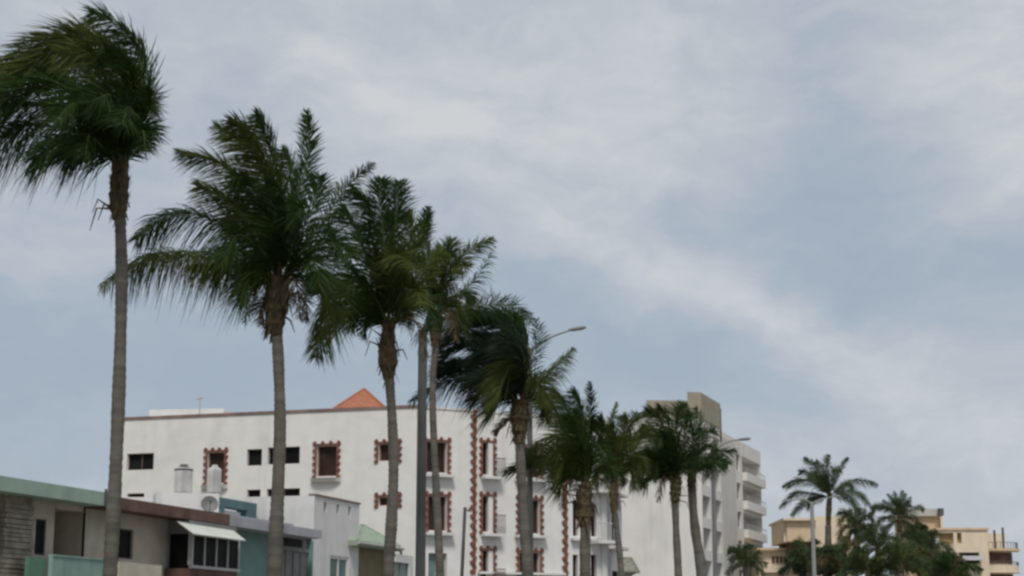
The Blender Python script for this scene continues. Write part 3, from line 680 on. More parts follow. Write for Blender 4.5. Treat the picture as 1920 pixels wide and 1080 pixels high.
f = lambda *p, **k: dict(p=list(p), **k)
palm('tallest palm at far left, crown blown over to the left above the green house', 27,
     [(225, 400, 23), (228, 520, 23), (224, 700, 24), (216, 900, 26), (206, 1080, 28)],
     [(226, 300, 44), (224, 345, 52), (222, 385, 50), (222, 412, 30)], (228, 305),
     [f((245, 180), (190, 85), (90, 75), (0, 130), face=25, leaf=1), f((240, 150), (160, 70), (60, 120), (-20, 190), face=40, leaf=1, dy=-.6),
      f((262, 200), (262, 110), (215, 45), (170, 25), face=15, sparse=.6), f((272, 215), (278, 150), (258, 90), (225, 50), face=10, sparse=.7),
      f((255, 250), (272, 215), (278, 160), face=20, dy=-.8, ll=.5), f((258, 262), (272, 238), (276, 262), face=10, dy=.8, wind=-.05, ll=.48, tk=.6),
      f((252, 262), (268, 244), (272, 280), face=20, dy=-1.0, wind=0, ll=.48, tk=.6), f((248, 230), (274, 185), (282, 205), face=20, dy=1.2, wind=0, ll=.5),
      f((160, 255), (80, 235), (20, 245), (-40, 300), face=66, droop=1.0, ll=.75, tk=.5), f((170, 235), (90, 200), (0, 215), (-50, 260), face=45, droop=.6),
      f((180, 210), (80, 130), (-10, 150), (-50, 190), face=30, leaf=1), f((190, 220), (110, 160), (20, 180), (-30, 240), face=50, dy=-1),
      f((170, 270), (110, 265), (60, 300), face=50, droop=.7, dy=-1), f((185, 280), (150, 270), (120, 300), face=40, droop=.7, dy=1.2),
      f((200, 220), (150, 130), (70, 140), face=30, dy=1.5), f((215, 200), (180, 110), (110, 100), face=40, dy=-1.6, leaf=1),
      f((240, 210), (245, 130), (200, 90), face=20, dy=-1.2), f((250, 220), (260, 150), (240, 120), face=40, dy=1.6), f((200, 270), (170, 250), (160, 290), face=30, dy=-1.4),
      f((225, 240), (210, 180), (170, 190), face=40, dy=-2), f((240, 250), (240, 200), (230, 230), face=20, dy=-2), f((235, 250), (250, 210), (255, 260), face=40, dy=2),
      f((210, 250), (150, 190), (100, 230), face=20, dy=-2)],
     ll=.68, fill=0, fillR=1.7, seed=3, spacing=.04, lw=.05, wind=.3)
palm('second palm from left with one long frond drooping left across the tallest trunk', 31,
     [(519, 622, 21), (523, 700, 21), (525, 800, 22), (521, 920, 25), (514, 1080, 28)],
     [(522, 520, 62), (520, 560, 66), (516, 600, 56), (519, 632, 28)], (524, 530),
     [f((515, 400), (480, 300), (405, 235), face=20, leaf=1), f((500, 430), (430, 320), (335, 285), face=40, droop=.3, leaf=1),
      f((550, 400), (578, 290), (574, 208), face=5, wind=.02, droop=.1, ll=.46), f((530, 400), (505, 270), (480, 215), face=25), f((520, 380), (480, 270), (430, 225), face=30, dy=-1, leaf=1),
      f((480, 470), (400, 412), (320, 402), (255, 450), face=50, droop=.9, tk=.55, ll=.7), f((470, 495), (370, 472), (270, 482), (190, 535), face=74, droop=1.15, ll=.62, leaf=1, wind=.08, tk=.4), f((480, 500), (390, 482), (300, 480), (225, 510), face=70, droop=1.1, ll=.6, leaf=1, wind=.08, tk=.45, dy=-.5), f((485, 505), (420, 495), (350, 500), face=70, droop=1.1, ll=.6, tk=.45, dy=.6),
      f((565, 470), (610, 410), (650, 350), (700, 306), face=15, ll=.42, wind=.05, sparse=.8), f((575, 515), (615, 540), (612, 600), (592, 670), face=25, droop=.5, wind=0, leaf=1),
      f((570, 480), (620, 455), (660, 480), face=30, dy=-.8, wind=.05), f((560, 450), (590, 380), (600, 330), face=15, wind=.05),
      f((490, 440), (430, 380), (370, 350), face=30, leaf=1), f((480, 490), (430, 470), (400, 520), face=40, droop=.7), f((500, 480), (450, 440), (420, 480), dy=-1.3, droop=.6),
      f((540, 420), (545, 330), (530, 280), face=10, dy=1), f((510, 420), (470, 350), (440, 330), dy=-1.6), f((530, 440), (530, 370), (500, 340), dy=-1.8), f((550, 460), (570, 400), (560, 390), dy=-1.6),
      f((500, 450), (450, 400), (430, 420), dy=1.8), f((555, 500), (590, 490), (600, 540), dy=-1.2, wind=0), f((500, 520), (470, 520), (450, 560), dy=-.8, droop=.6),
      f((535, 555), (570, 560), (575, 600), face=30, dead=True, ll=.35), f((505, 560), (490, 575), (492, 610), face=30, dead=True, ll=.3)],
     ll=.68, fill=0, fillR=1.9, seed=5, spacing=.042, lw=.05)
palm('third palm from left, shaggy brown sheath beneath upright fan of fronds', 34,
     [(729, 700, 18), (735, 780, 18), (738, 880, 19), (734, 980, 21), (728, 1080, 22)],
     [(730, 600, 34), (727, 640, 40), (727, 675, 54), (729, 712, 26)], (730, 610),
     [f((715, 500), (695, 400), (662, 355), face=15), f((722, 470), (712, 380), (715, 335), face=10, wind=.05), f((738, 470), (745, 390), (748, 340), face=10, wind=.02),
      f((760, 510), (790, 440), (803, 388), face=8, ll=.4, wind=.02), f((690, 550), (640, 480), (615, 420), face=20), f((685, 570), (630, 535), (595, 520), face=30, droop=.3),
      f((690, 590), (645, 590), (600, 630), face=40, droop=.6), f((765, 560), (800, 500), (830, 470), face=20, wind=.05, leaf=1), f((700, 520), (665, 430), (640, 390), face=15),
      f((750, 520), (770, 440), (765, 400), face=15, leaf=1), f((770, 580), (800, 565), (815, 610), face=30, droop=.5, wind=0), f((745, 540), (765, 480), (790, 460), dy=-1.6, leaf=1, face=30),
      f((720, 520), (700, 450), (690, 420), dy=-1.8), f((735, 520), (735, 430), (730, 400), dy=1.5), f((705, 560), (670, 520), (650, 540), dy=-1.5), f((755, 570), (775, 540), (790, 570), dy=-1.5, wind=0, leaf=1),
      f((700, 580), (670, 570), (660, 620), dy=1.2), f((730, 540), (745, 480), (770, 500), dy=-2, leaf=1), f((680, 580), (650, 560), (625, 590), dy=.5), f((712, 600), (690, 605), (682, 635), face=30, ll=.3)],
     ll=.62, fill=1, fillR=1.7, seed=8, spacing=.045, lw=.05, bias=-.1)
palm('slender palm directly behind the thick grey lamp post, wispy fronds to the right', 43,
     [(817, 640, 12), (811, 740, 12), (817, 900, 14), (825, 1080, 16)],
     [(818, 590, 30), (817, 620, 36), (816, 650, 20)], (818, 592),
     [f((838, 520), (880, 470), (926, 448), face=15, ll=.5, wind=0, sparse=.8, leaf=1), f((845, 570), (890, 525), (928, 462), face=25, ll=.55, droop=.7, wind=-.02, sparse=.6),
      f((828, 540), (842, 480), (848, 448), face=10, wind=.02, leaf=1), f((810, 520), (800, 450), (806, 400), face=8, ll=.4), f((795, 560), (765, 520), (745, 490), face=20),
      f((830, 540), (850, 500), (880, 500), dy=-1.5, leaf=1, wind=0), f((845, 560), (870, 545), (885, 570), dy=1, wind=0, leaf=1), f((815, 530), (820, 480), (840, 470), dy=1.5, leaf=1), f((800, 570), (775, 560), (765, 600), droop=.6),
      f((835, 575), (855, 570), (862, 610), wind=0, leaf=1), f((810, 545), (795, 500), (790, 480), dy=-1), f((842, 597), (862, 602), (880, 640), wind=0, ll=.4, sparse=.7)],
     ll=.62, fill=3, fillR=1.9, seed=12, spacing=.05, lw=.055, leaf=0, dead=4, bias=.1)
palm('windswept palm beside the middle lamp, crown combed left over the white building corner', 45,
     [(974, 825, 18), (978, 900, 18), (983, 990, 19), (989, 1080, 20)],
     [(976, 750, 44), (974, 785, 50), (974, 832, 28)], (976, 758),
     [f((988, 670), (965, 605), (900, 595), (845, 625), face=30), f((982, 660), (940, 600), (880, 605), (830, 650), face=45, dy=-.6), f((975, 690), (930, 640), (870, 640), (825, 680), face=40),
      f((965, 710), (920, 680), (860, 680), (820, 700), face=50, droop=.5), f((950, 735), (890, 712), (830, 718), (768, 752), face=66, droop=.9, ll=.6, tk=.5, wind=.2), f((985, 690), (955, 690), (925, 765), face=50, dy=-1.4, leaf=1, droop=.6),
      f((995, 690), (1010, 640), (1005, 598), face=5, wind=-.02, ll=.5, sparse=.55), f((1000, 715), (1040, 690), (1075, 652), face=20, droop=.55, wind=0, ll=.5, leaf=1), f((990, 680), (985, 620), (965, 588), face=15, sparse=.7),
      f((970, 700), (930, 660), (890, 660), dy=-1.2), f((970, 690), (940, 640), (900, 630), dy=1.2), f((985, 700), (970, 650), (940, 640), dy=-1.8), f((995, 730), (1015, 720), (1020, 760), wind=0, dy=-.8, leaf=1),
      f((960, 735), (920, 720), (890, 750), droop=.6), f((980, 690), (975, 640), (950, 620), dy=1.6), f((1000, 740), (1020, 750), (1025, 790), wind=0, leaf=1), f((960, 740), (940, 745), (925, 770), dy=-.8, droop=.6),
      f((955, 785), (940, 800), (932, 815), dead=True, ll=.25)],
     ll=.8, fill=3, fillR=1.6, seed=17, spacing=.045, lw=.055, wind=.6, dead=8, bias=-.4, leaf=2)
palm('squat palm with bulbous shaggy sheath before the striped corner of the white building', 47,
     [(1098, 978, 20), (1097, 1030, 20), (1097, 1080, 21)],
     [(1100, 905, 26), (1095, 930, 44), (1095, 962, 50), (1097, 988, 28)], (1100, 905),
     [f((1096, 830), (1090, 770), (1078, 730), face=15), f((1102, 830), (1108, 770), (1106, 716), face=35, ll=.4, wind=.05), f((1080, 850), (1045, 815), (985, 850), face=60, droop=.9, leaf=1, tk=.5, wind=.3),
      f((1075, 840), (1040, 770), (1005, 745), face=20, leaf=1), f((1072, 880), (1015, 862), (950, 885), face=50, droop=.4, leaf=1), f((1110, 850), (1130, 810), (1128, 780), face=20),
      f((1085, 830), (1060, 760), (1040, 735), face=20), f((1080, 860), (1050, 840), (1010, 880), dy=-1.3, leaf=1, droop=.6), f((1095, 850), (1080, 800), (1060, 780), dy=-1.6), f((1105, 860), (1115, 830), (1135, 850), dy=-1, wind=0),
      f((1085, 870), (1060, 860), (1040, 900), dy=-.8, droop=.7, leaf=1), f((1115, 880), (1135, 870), (1140, 900), wind=0), f((1095, 840), (1090, 790), (1080, 770), dy=1.5), f((1085, 880), (1060, 890), (1050, 920), droop=.6, leaf=1), f((1100, 850), (1100, 800), (1120, 790), dy=1)],
     ll=.66, wind=.5, fill=3, fillR=1.5, seed=21, spacing=.05, lw=.055, dead=9, leaf=0)
palm('thin curved palm right of the bulbous one, single dark spear frond upright', 56,
     [(1151, 955, 11), (1158, 1005, 11), (1165, 1080, 12)],
     [(1152, 895, 20), (1151, 925, 24), (1151, 962, 16)], (1152, 898),
     [f((1146, 850), (1142, 800), (1157, 754), face=30, ll=.32, wind=0), f((1165, 850), (1180, 800), (1198, 775), face=20, leaf=1), f((1170, 870), (1192, 850), (1205, 885), face=30, droop=.5, wind=0, leaf=1),
      f((1138, 870), (1115, 855), (1098, 880), face=30, droop=.5), f((1158, 840), (1172, 800), (1170, 780), face=20, leaf=1), f((1150, 850), (1135, 810), (1120, 800)), f((1165, 880), (1185, 880), (1190, 915), wind=0, droop=.5),
      f((1155, 850), (1150, 810), (1145, 795), dy=-1), f((1160, 860), (1175, 830), (1195, 830), dy=-1.5, leaf=1, wind=0), f((1140, 880), (1125, 885), (1118, 910), droop=.5), f((1170, 860), (1195, 820), (1215, 800), wind=0, leaf=1)],
     ll=.62, fill=3, fillR=1.5, seed=25, spacing=.055, lw=.06, leaf=1, dead=3, bias=.05)
palm('straight slim palm before the blank tower wall, left of its leaning twin', 60,
     [(1266, 945, 13), (1268, 1000, 13), (1272, 1080, 15)],
     [(1268, 900, 30), (1266, 925, 28), (1266, 952, 15)], (1268, 902),
     [f((1255, 840), (1235, 785), (1212, 768), face=15, leaf=1), f((1250, 860), (1215, 815), (1185, 835), face=35, droop=.4, leaf=1), f((1245, 880), (1212, 870), (1200, 905), face=30, droop=.4),
      f((1268, 840), (1268, 785), (1280, 755), face=12), f((1262, 840), (1250, 785), (1235, 765), face=15), f((1258, 860), (1230, 810), (1205, 800), dy=-1), f((1280, 850), (1285, 800), (1290, 775), face=20), f((1270, 860), (1260, 820), (1240, 810), dy=-1.5),
      f((1255, 875), (1230, 850), (1210, 870), dy=1), f((1245, 890), (1220, 890), (1208, 915), droop=.4), f((1260, 860), (1245, 820), (1235, 830), dy=-2), f((1250, 870), (1235, 860), (1228, 900), dy=-1), f((1280, 870), (1290, 850), (1300, 870), wind=0)],
     ll=.7, fill=3, fillR=1.7, seed=31, spacing=.055, lw=.06, dead=6)
palm('leaning palm just left of the slim lamp, one frond reaching right over the tower balconies', 61,
     [(1297, 905, 15), (1300, 960, 16), (1306, 1010, 18), (1316, 1080, 20)],
     [(1297, 880, 24), (1297, 900, 24), (1297, 925, 18)], (1298, 890),
     [f((1298, 830), (1292, 785), (1285, 758), face=15, sparse=.8), f((1306, 830), (1312, 790), (1305, 765), face=12, sparse=.7), f((1315, 865), (1345, 848), (1380, 845), face=35, droop=.4, wind=0),
      f((1308, 840), (1325, 812), (1338, 806), face=20, wind=0, sparse=.8), f((1318, 870), (1345, 865), (1365, 870), wind=0, dy=-1), f((1285, 860), (1270, 830), (1255, 820)), f((1300, 850), (1305, 810), (1320, 810), dy=-1.5, wind=0),
      f((1310, 875), (1325, 870), (1330, 895), wind=0), f((1288, 870), (1275, 860), (1268, 880)), f((1305, 860), (1320, 835), (1345, 840), dy=1, wind=0)],
     ll=.6, fill=3, fillR=1.4, seed=37, spacing=.06, lw=.055, dead=4, bias=.1)
# far palms
G2 = 'palms in the far garden'
palm('far palm with wide arching fronds behind the double armed lamp', 112, [(1553, 985, 12), (1553, 1080, 12)], [(1556, 925, 12), (1554, 955, 15), (1553, 988, 12)], (1556, 928),
     [f((1525, 905), (1495, 901), (1468, 912), droop=.5), f((1520, 925), (1490, 925), (1462, 952), droop=.5), f((1530, 935), (1505, 945), (1484, 966), droop=.4), f((1540, 900), (1525, 872), (1508, 858), face=15), f((1535, 905), (1512, 885), (1500, 885), face=20),
      f((1553, 895), (1550, 870), (1553, 853), face=15, wind=.05), f((1568, 895), (1580, 870), (1590, 858), face=15, wind=0, ll=.4), f((1580, 910), (1612, 900), (1646, 908), face=30, droop=.5, wind=0), f((1585, 922), (1612, 925), (1631, 948), face=30, droop=.5, wind=0),
      f((1580, 930), (1600, 940), (1612, 965), droop=.4, wind=0), f((1548, 900), (1538, 875), (1530, 865)), f((1545, 910), (1530, 890), (1520, 900), dy=-2), f((1562, 900), (1565, 880), (1575, 885), dy=-2, wind=0), f((1575, 915), (1590, 905), (1600, 920), dy=2, wind=0), f((1540, 930), (1525, 935), (1515, 955), droop=.4)],
     ll=.62, fill=3, fillR=1.8, seed=41, spacing=.07, lw=.075, far=True, dead=0, group=G2, wind=.12)
palm('far palm with stiff upright tuft left of the yellow rooftop room', 116, [(1687, 1000, 12), (1685, 1080, 13)], [(1688, 965, 14), (1687, 985, 16), (1687, 1003, 12)], (1688, 968),
     [f((1688, 945), (1692, 920), face=15, wind=0), f((1680, 945), (1664, 926), face=12, ll=.4), f((1697, 950), (1708, 932), face=12, ll=.4, wind=0), f((1684, 945), (1676, 922), face=15), f((1670, 955), (1645, 950), (1628, 972), droop=.4), f((1665, 970), (1650, 975), (1640, 995), droop=.4),
      f((1705, 958), (1722, 950), (1732, 955), droop=.3, wind=0), f((1703, 968), (1716, 972), (1722, 985), droop=.3, wind=0), f((1672, 950), (1655, 938), face=12, ll=.4), f((1690, 950), (1698, 925), wind=0, ll=.5), f((1675, 980), (1662, 990), (1655, 1010), droop=.4), f((1698, 980), (1708, 990), (1712, 1008), wind=0)],
     ll=.5, fill=3, fillR=1.6, seed=43, spacing=.07, lw=.075, far=True, dead=0, group=G2, wind=.08)
palm('far ragged palm with yellowing fronds between the two clearer far palms', 108, [(1606, 1010, 11), (1604, 1080, 12)], [(1606, 985, 13), (1606, 1000, 14), (1606, 1015, 11)], (1606, 990),
     [f((1598, 975), (1585, 965), (1572, 985), droop=.5, leaf=1), f((1606, 970), (1610, 952), face=15, wind=0), f((1615, 975), (1630, 965), (1640, 985), droop=.4, wind=0), f((1595, 985), (1580, 990), (1572, 1012), dead=True, droop=.5), f((1615, 985), (1628, 995), (1632, 1020), dead=True, wind=0, droop=.5),
      f((1600, 970), (1592, 955), leaf=1), f((1612, 975), (1622, 955), wind=0), f((1598, 995), (1590, 1010), (1588, 1030), dead=True, droop=.4)],
     ll=.6, fill=3, fillR=1.6, seed=47, spacing=.07, lw=.075, far=True, dead=0, group=G2, wind=.08)
palm('short bushy palm at the foot of the tower block, right of the slim lamp', 105, [(1400, 1065, 14), (1400, 1085, 15)], [(1400, 1055, 16), (1400, 1062, 18), (1400, 1070, 14)], (1400, 1060),
     [f((1385, 1045), (1368, 1050), droop=.4), f((1392, 1035), (1384, 1026), face=15), f((1402, 1035), (1406, 1022), face=15, wind=0), f((1412, 1040), (1424, 1034), wind=0), f((1418, 1050), (1438, 1058), droop=.4, wind=0), f((1382, 1058), (1362, 1076), droop=.4), f((1395, 1035), (1397, 1024)), f((1415, 1060), (1432, 1078), wind=0)],
     ll=.55, fill=6, fillR=1.4, seed=53, spacing=.07, lw=.075, far=True, dead=0, group=G2, wind=.08)

palm('low shaggy palm in front of the dark garden trees, left of the tufted palm', 103, [(1646, 1050, 11), (1646, 1082, 12)], [(1646, 1026, 14), (1646, 1038, 15), (1646, 1052, 11)], (1646, 1030),
     [f((1632, 1010), (1615, 1008), (1602, 1028), droop=.5), f((1640, 1005), (1630, 990), face=15, leaf=1), f((1650, 1005), (1656, 985), face=15, wind=0), f((1660, 1010), (1678, 1008), (1690, 1030), droop=.5, wind=0, leaf=1), f((1635, 1030), (1620, 1040), (1612, 1062), droop=.5, leaf=1), f((1660, 1030), (1672, 1040), (1680, 1064), droop=.5, wind=0)],
     ll=.65, fill=6, fillR=1.7, seed=57, spacing=.07, lw=.075, far=True, dead=0, group=G2, wind=.1)
palm('low drooping palm below the yellow rooftop room', 107, [(1745, 1050, 11), (1745, 1082, 12)], [(1745, 1026, 14), (1745, 1038, 15), (1745, 1052, 11)], (1745, 1034),
     [f((1730, 1014), (1712, 1012), (1698, 1032), droop=.5), f((1740, 1008), (1734, 995), face=15), f((1750, 1010), (1758, 998), face=15, wind=0), f((1760, 1020), (1775, 1022), (1786, 1042), droop=.5, wind=0), f((1732, 1036), (1718, 1046), (1710, 1068), droop=.5, dead=True), f((1758, 1036), (1768, 1046), (1774, 1068), droop=.5, wind=0)],
     ll=.65, fill=6, fillR=1.6, seed=59, spacing=.07, lw=.075, far=True, dead=0, group=G2, wind=.1)

def shaggy(label, x, y, Y, seed, li):
    g_ = random.Random(seed); fr = []
    for a in (-85, -62, -40, -18, 4, 25, 48, 70, 92):
        a_ = R(a + g_.uniform(-9, 9)); r = g_.uniform(46, 66) * 105 / Y; sx, sy = math.sin(a_), -math.cos(a_)
        fr.append(f((x + sx * r * .55, y + sy * r * .6), (x + sx * r, y + sy * r * .8 + abs(sx) * r * .25), droop=.45, wind=.1 if sx < 0 else 0, dy=g_.uniform(-1.5, 1.5), face=g_.uniform(5, 45), **({'dead': True} if g_.random() < .12 else {'leaf': li} if g_.random() < .6 else {})))
    palm(label, Y, [(x, y + 20, 11), (x, max(y + 30, 1082), 12)], [(x, y - 4, 13), (x, y + 8, 15), (x, y + 22, 11)], (x, y), fr, ll=.62, fill=4, fillR=1.6, seed=seed, spacing=.065, lw=.075, far=True, dead=0, group=G2, wind=.1)
shaggy('olive green low palm close to the right of the double armed lamp', 1580, 1058, 101, 71, 1)
shaggy('bright green shaggy palm under the tufted palm', 1690, 1062, 99, 72, 1)
shaggy('dark low palm overlapping the left foot of the double armed lamp', 1518, 1060, 103, 73, 2)
shaggy('olive low palm between the ragged yellowing palm and the bright green shaggy palm', 1628, 1074, 100, 74, 1)
shaggy('low palm beside the pale awning of the large yellow house', 1782, 1078, 104, 75, 0)

# ------------------------------------------------------------------ broadleaf garden trees
def tree(label, px, py, Y, rx, rz, leafm, seed, n=2600):
    rng = random.Random(seed); k = Y / FPX; c = at(px, py, Y); RX, RZ = rx * k, rz * k
    root = thing('garden_tree', label, 'tree', (c.x, c.y, 0), 'leafy trees in the far garden')
    tops = []
    for i in range(17):
        q = rng.uniform(0, 6.283); r = rng.uniform(.2, .95)
        tops.append(c + Vector((math.cos(q) * RX * r, math.sin(q) * RX * r, rng.uniform(-.7, 1.0) * RZ * (1.1 - .5 * r))))
    m = M(); fork = Vector((c.x, c.y, max(.8, c.z - RZ * .9)))
    m.tube([Vector((c.x + .1, c.y, 0)), fork], [.2, .13], 8)
    for t_ in tops[:6]: m.tube([fork, fork.lerp(t_, .5) + Vector((0, 0, .2)), t_], [.09, .06, .02], 5)
    m.obj('trunk', bark, root)
    m = M(); sz = .2
    for i in range(n):
        t_ = rng.choice(tops); d = Vector((rng.gauss(0, 1), rng.gauss(0, 1), rng.gauss(0, .8))); 
        p = t_ + Vector((d.x * RX * .17, d.y * RX * .17, d.z * RZ * .15)); a = Vector((rng.gauss(0, 1), rng.gauss(0, 1), rng.gauss(0, .6))).normalized() * sz * rng.uniform(.5, 1.8)
        b = a.orthogonal().normalized() * sz * .42
        m.face([p, p + a * .5 + b, p + a, p + a * .5 - b], rng.choice((0, 0, 1)))
    m.obj('crown', [leafm, BUSH[(BUSH.index(leafm) + 1) % 3]], root)
TR = [('dark round tree right beside the double armed lamp post', 1545, 1050, 104, 34, 36, 0),
      ('dark spreading tree below the yellow rooftop room', 1722, 1046, 116, 36, 30, 0), ('olive tree before the yellow terrace', 1770, 1064, 114, 26, 26, 2),
      ('dark bush at the left foot of the double armed lamp', 1508, 1066, 108, 20, 30, 0), ('low olive bush under the pale awning', 1798, 1082, 108, 22, 12, 2),
      ('sparse brown green treetop against the yellow wall', 1722, 1000, 118, 24, 18, 2)]
for i, (lb, px, py, Y, rx, rz, li) in enumerate(TR): tree(lb, px, py, Y, rx, rz, BUSH[li], 60 + i, n=2400 if rx < 30 else 4200)

# ------------------------------------------------------------------ yellow buildings far right
YB = thing('yellow_house', 'yellow boxy house with overhanging upper room behind the double armed lamp', 'building', tuple(at(1490, 1100, 160) * Vector((1, 1, 0)) if False else (at(1490, 1100, 160).x, 160, 0)))
def ybox(parent, name, x0, x1, y0, y1, Y, depth, mt, low=None):
    a, b = at(x0, y1, Y), at(x1, y1, Y); F = Face(a, b); zt = at((x0 + x1) / 2, y0, Y).z; zb_ = at((x0 + x1) / 2, y1, Y).z if low is None else low
    m = M(); m.box(F, 0, F.len, zb_, zt, -depth, 0); m.obj(name, mt, parent); return F
F_ = ybox(YB, 'upper_room', 1476, 1530, 976, 1015, 158, 8, yellow)
ybox(YB, 'room_edge', 1470, 1475.6, 974, 1016, 158.4, 7.5, yellowl)
ybox(YB, 'roof_slab', 1469, 1532, 971, 975.6, 157.5, 9, yellowl)
ybox(YB, 'recess_wall', 1480, 1530, 1015.5, 1040, 160, 6, redbrown)
ybox(YB, 'wall', 1530.5, 1600, 968, 1080, 161, 8, yellowl, low=0)
F_ = ybox(YB, 'wall', 1424, 1530, 1032, 1090, 162, 8, yellowl, low=0)
m = M()
for i in range(4): u0, u1, v0, v1 = F_.rect(1447 + i * 7.5, 1452.5 + i * 7.5, 1043, 1056); m.box(F_, u0, u1, v0, v1, .003, .06)
m.obj('window', redbrown, YB)
u0, u1, v0, v1 = F_.rect(1428, 1512, 1062, 1074); m = M(); m.box(F_, u0, u1, v0, v1, .05, 1.2); m.obj('balcony_parapet', yellowl, YB)
ybox(YB, 'roof_slab', 1420, 1484, 1027, 1031.6, 161.4, 9, yellow)

Y2 = thing('yellow_house', 'large yellow house at far right with roof terrace and rounded corner balconies', 'building', (at(1800, 1100, 170).x, 170, 0))
ybox(Y2, 'rooftop_room', 1708, 1762, 968, 1000, 168, 7, yellow)
ybox(Y2, 'wall', 1764, 1768.5, 965, 992, 170, 4, yellowl)
ybox(Y2, 'roof_slab', 1702, 1768, 954, 967.6, 167.5, 9, mat('pale_grey_slab', (.45, .43, .40), streak=.2))
ybox(Y2, 'roof_edge', 1760.5, 1770, 953, 966, 166.8, .5, darksteel)
ybox(Y2, 'wall', 1705, 1757, 1000.6, 1090, 169, 7, yellow, low=0)
FT = Face(at(1757, 1000, 166), at(1852, 1000, 166))
zt0, zt1 = FT.px(1800, 1019)[1], FT.px(1800, 994)[1]
th = [FT.rect(1761, 1788, 999, 1018.5), FT.rect(1794.5, 1803, 999, 1018.5)]
m = M(); holed(m, FT, 0, FT.len, 0, zt1, th, .6); m.face([FT.P(0, zt1), FT.P(FT.len, zt1), FT.P(FT.len, zt1, -8), FT.P(0, zt1, -8)])
m.face([FT.P(FT.len, 0), FT.P(FT.len, 0, -8), FT.P(FT.len, zt1, -8), FT.P(FT.len, zt1)]); m.obj('wall', yellowl, Y2)
for a in th:
    g = M(); g.face([FT.P(a[0], a[2], -.5), FT.P(a[1], a[2], -.5), FT.P(a[1], a[3], -.5), FT.P(a[0], a[3], -.5)]); g.obj('screen', ochre, Y2)
m = M(); m.box(FT, -.1, FT.len + .1, zt1, zt1 + .22, -8, .15); m.obj('parapet_cap', yellow, Y2)
wn = FT.rect(1798, 1836, 1036, 1056); m = M(); m.box(FT, wn[0], wn[1], wn[2], wn[3], .003, .05); m.obj('window', glass, Y2)
m = M(); p = [FT.P(wn[0] - .2, wn[3] - .3, .06), FT.P(wn[1] + .2, wn[3] - .3, .06), FT.P(wn[1] + .2, wn[3] - .75, 1.3), FT.P(wn[0] - .2, wn[3] - .75, 1.3)]
m.hexa([x - Vector((0, 0, .05)) for x in (p[3], p[2], p[1], p[0])], [p[3], p[2], p[1], p[0]]); m.obj('awning', lav, Y2)
# curved corner: stacked half-round balconies
cc = at(1862, 1040, 169); rad_ = 2.35
def arc(m, z0, z1, r0, r1, a0=-175, a1=10, n=22):
    for i in range(n):
        A0, A1 = R(a0 + (a1 - a0) * i / n), R(a0 + (a1 - a0) * (i + 1) / n); q = lambda a, r, z: Vector((cc.x + r * math.cos(a), cc.y + r * math.sin(a), z))
        m.hexa([q(A0, r1, z0), q(A1, r1, z0), q(A1, r0, z0), q(A0, r0, z0)], [q(A0, r1, z1), q(A1, r1, z1), q(A1, r0, z1), q(A0, r0, z1)])
zz = lambda y: at(1880, y, 167).z
m = M(); arc(m, 0, zz(1028), 0.05, 1.75); m.obj('corner_wall', yellowl, Y2)
m = M(); arc(m, zz(1033), zz(1028.2), .05, rad_ + .15); m.obj('balcony_slab', yellow, Y2)
m = M(); arc(m, zz(1056), zz(1036), 1.752, 1.80, -150, -20); m.obj('window', redbrown, Y2)
m = M(); arc(m, zz(1072), zz(1060), rad_ - .1, rad_); arc(m, zz(1074), zz(1072.2), .05, rad_ + .1); m.obj('balcony_parapet', yellowl, Y2)
m = M(); arc(m, zz(1090), zz(1077), 1.752, 1.80, -150, -20); m.obj('window', redbrown, Y2)
def rail(z, h_):
    m = M()
    for i in range(20):
        a = R(-170 + 175 * i / 19); p = Vector((cc.x + rad_ * math.cos(a), cc.y + rad_ * math.sin(a), z)); m.tube([p, p + Vector((0, 0, h_))], .025, 4)
    arc(m, z + h_, z + h_ + .05, rad_ - .03, rad_ + .03); return m.obj('railing', darksteel, Y2)
rail(zz(1028.2), .55); rail(zz(1060), .3)
m = M(); FR3 = Face(at(1852, 1010, 169), at(1884, 1010, 170)); m.box(FR3, .05, FR3.len, zz(1029), zt1 - .1, -4, 0); m.obj('terrace_wall', yellowl, Y2)
for x, yt in ((1866, 994), (1882, 989)):
    p = at(x, 1028, 166.6); m = M(); m.tube([p, Vector((p.x, p.y, at(x, yt, 166.6).z))], .11, 6); m.obj('roof_mast', darksteel, Y2)

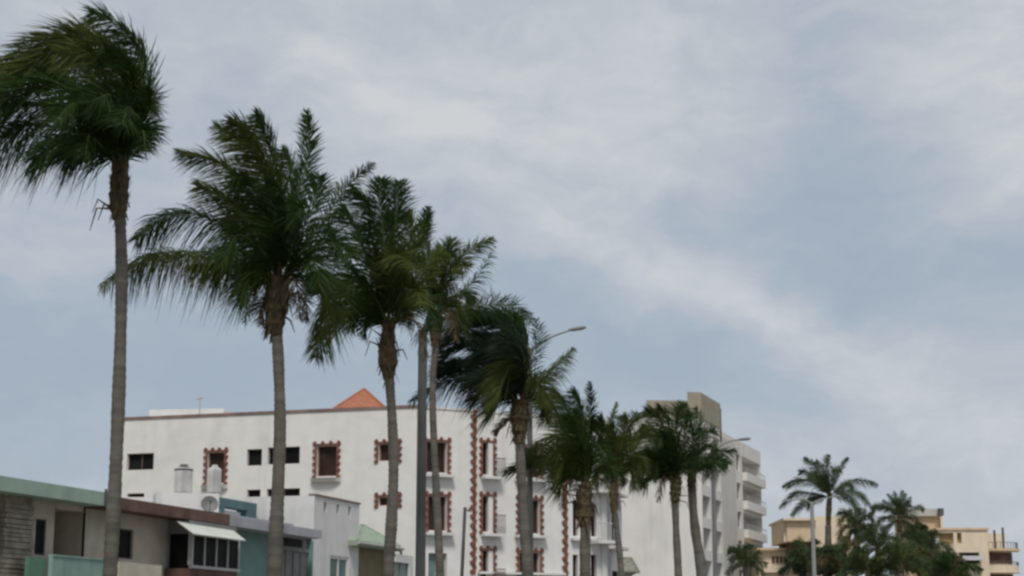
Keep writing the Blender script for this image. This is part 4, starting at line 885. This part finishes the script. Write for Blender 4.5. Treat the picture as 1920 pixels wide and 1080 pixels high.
# ------------------------------------------------------------------ street lamps and poles
def lamp(label, Y, x, ytop, w_top, w_bot, arms, mt, thick=1.0):
    k = Y / FPX; t_ = at(x, ytop, Y); root = thing('street_lamp', label, 'street lamp', (t_.x, Y, 0), 'street lamps along the palms')
    m = M(); m.tube([Vector((t_.x, Y, 0)), Vector((t_.x, Y, .5)), Vector((t_.x, Y, .52)), t_], [w_bot * k * .75, w_bot * k * .75, w_bot * k / 2, w_top * k / 2], 12); m.obj('pole', mt, root, smooth=False)
    for pts, dy in arms:
        p = [t_ - Vector((0, 0, .1))] + [at(a, b, Y + dy * (i + 1) / len(pts)) for i, (a, b) in enumerate(pts)]
        c = bez(p, 10); m = M(); m.tube(c, [thick * (.034 - .012 * i / 10) for i in range(11)], 8); ar = m.obj('arm', mt, root)
        d = (c[-1] - c[-3]).normalized(); d = Vector((d.x, d.y, d.z * .5)).normalized(); h_ = M(); q = c[-1] - d * .1
        h_.tube([q, q + d * .15, q + d * .4, q + d * .52], [.03, .055, .06, .03], 8); h_.obj('lamp_head', mt, ar)
    return root
lamp('thick grey street lamp post in front of the slender palm', 37, 793, 618, 17, 20, [([(799, 611), (810, 606)], 1.6)], darksteel)
lamp('street lamp behind the windswept palm, single arm pointing right above its crown', 47.5, 993, 652, 9, 14, [([(1030, 634), (1072, 618)], .2)], steel)
lamp('slim street lamp in front of the tower block with arm to the right', 66, 1336, 842, 7, 10, [([(1362, 830), (1388, 824)], .2)], steel)
lamp('pale double armed street lamp among the far garden trees', 92, 1522, 941, 7, 9, [([(1540, 936), (1562, 931)], .2), ([(1506, 936), (1486, 938)], -.1)], mat('pale_lamp_paint', (.25, .26, .26), rough=.6), 1.25)
p0 = at(872, 951, 70); p1 = at(866, 1080, 70); g = p1 + (p1 - p0) * (p1.z / (p0.z - p1.z))
up = thing('utility_pole', 'thin dark leaning utility pole before the white building', 'pole', (g.x, 70, 0))
m = M(); m.tube([g, p0], [.085, .065], 8); m.obj('pole', darksteel, up)
m = M(); q = at(873, 957, 70); m.tube([q, q + Vector((.2, 0, 0))], .03, 6); m.tube([q + Vector((.17, 0, -.06)), q + Vector((.17, 0, .1))], .05, 8); m.obj('insulator', terra, up)
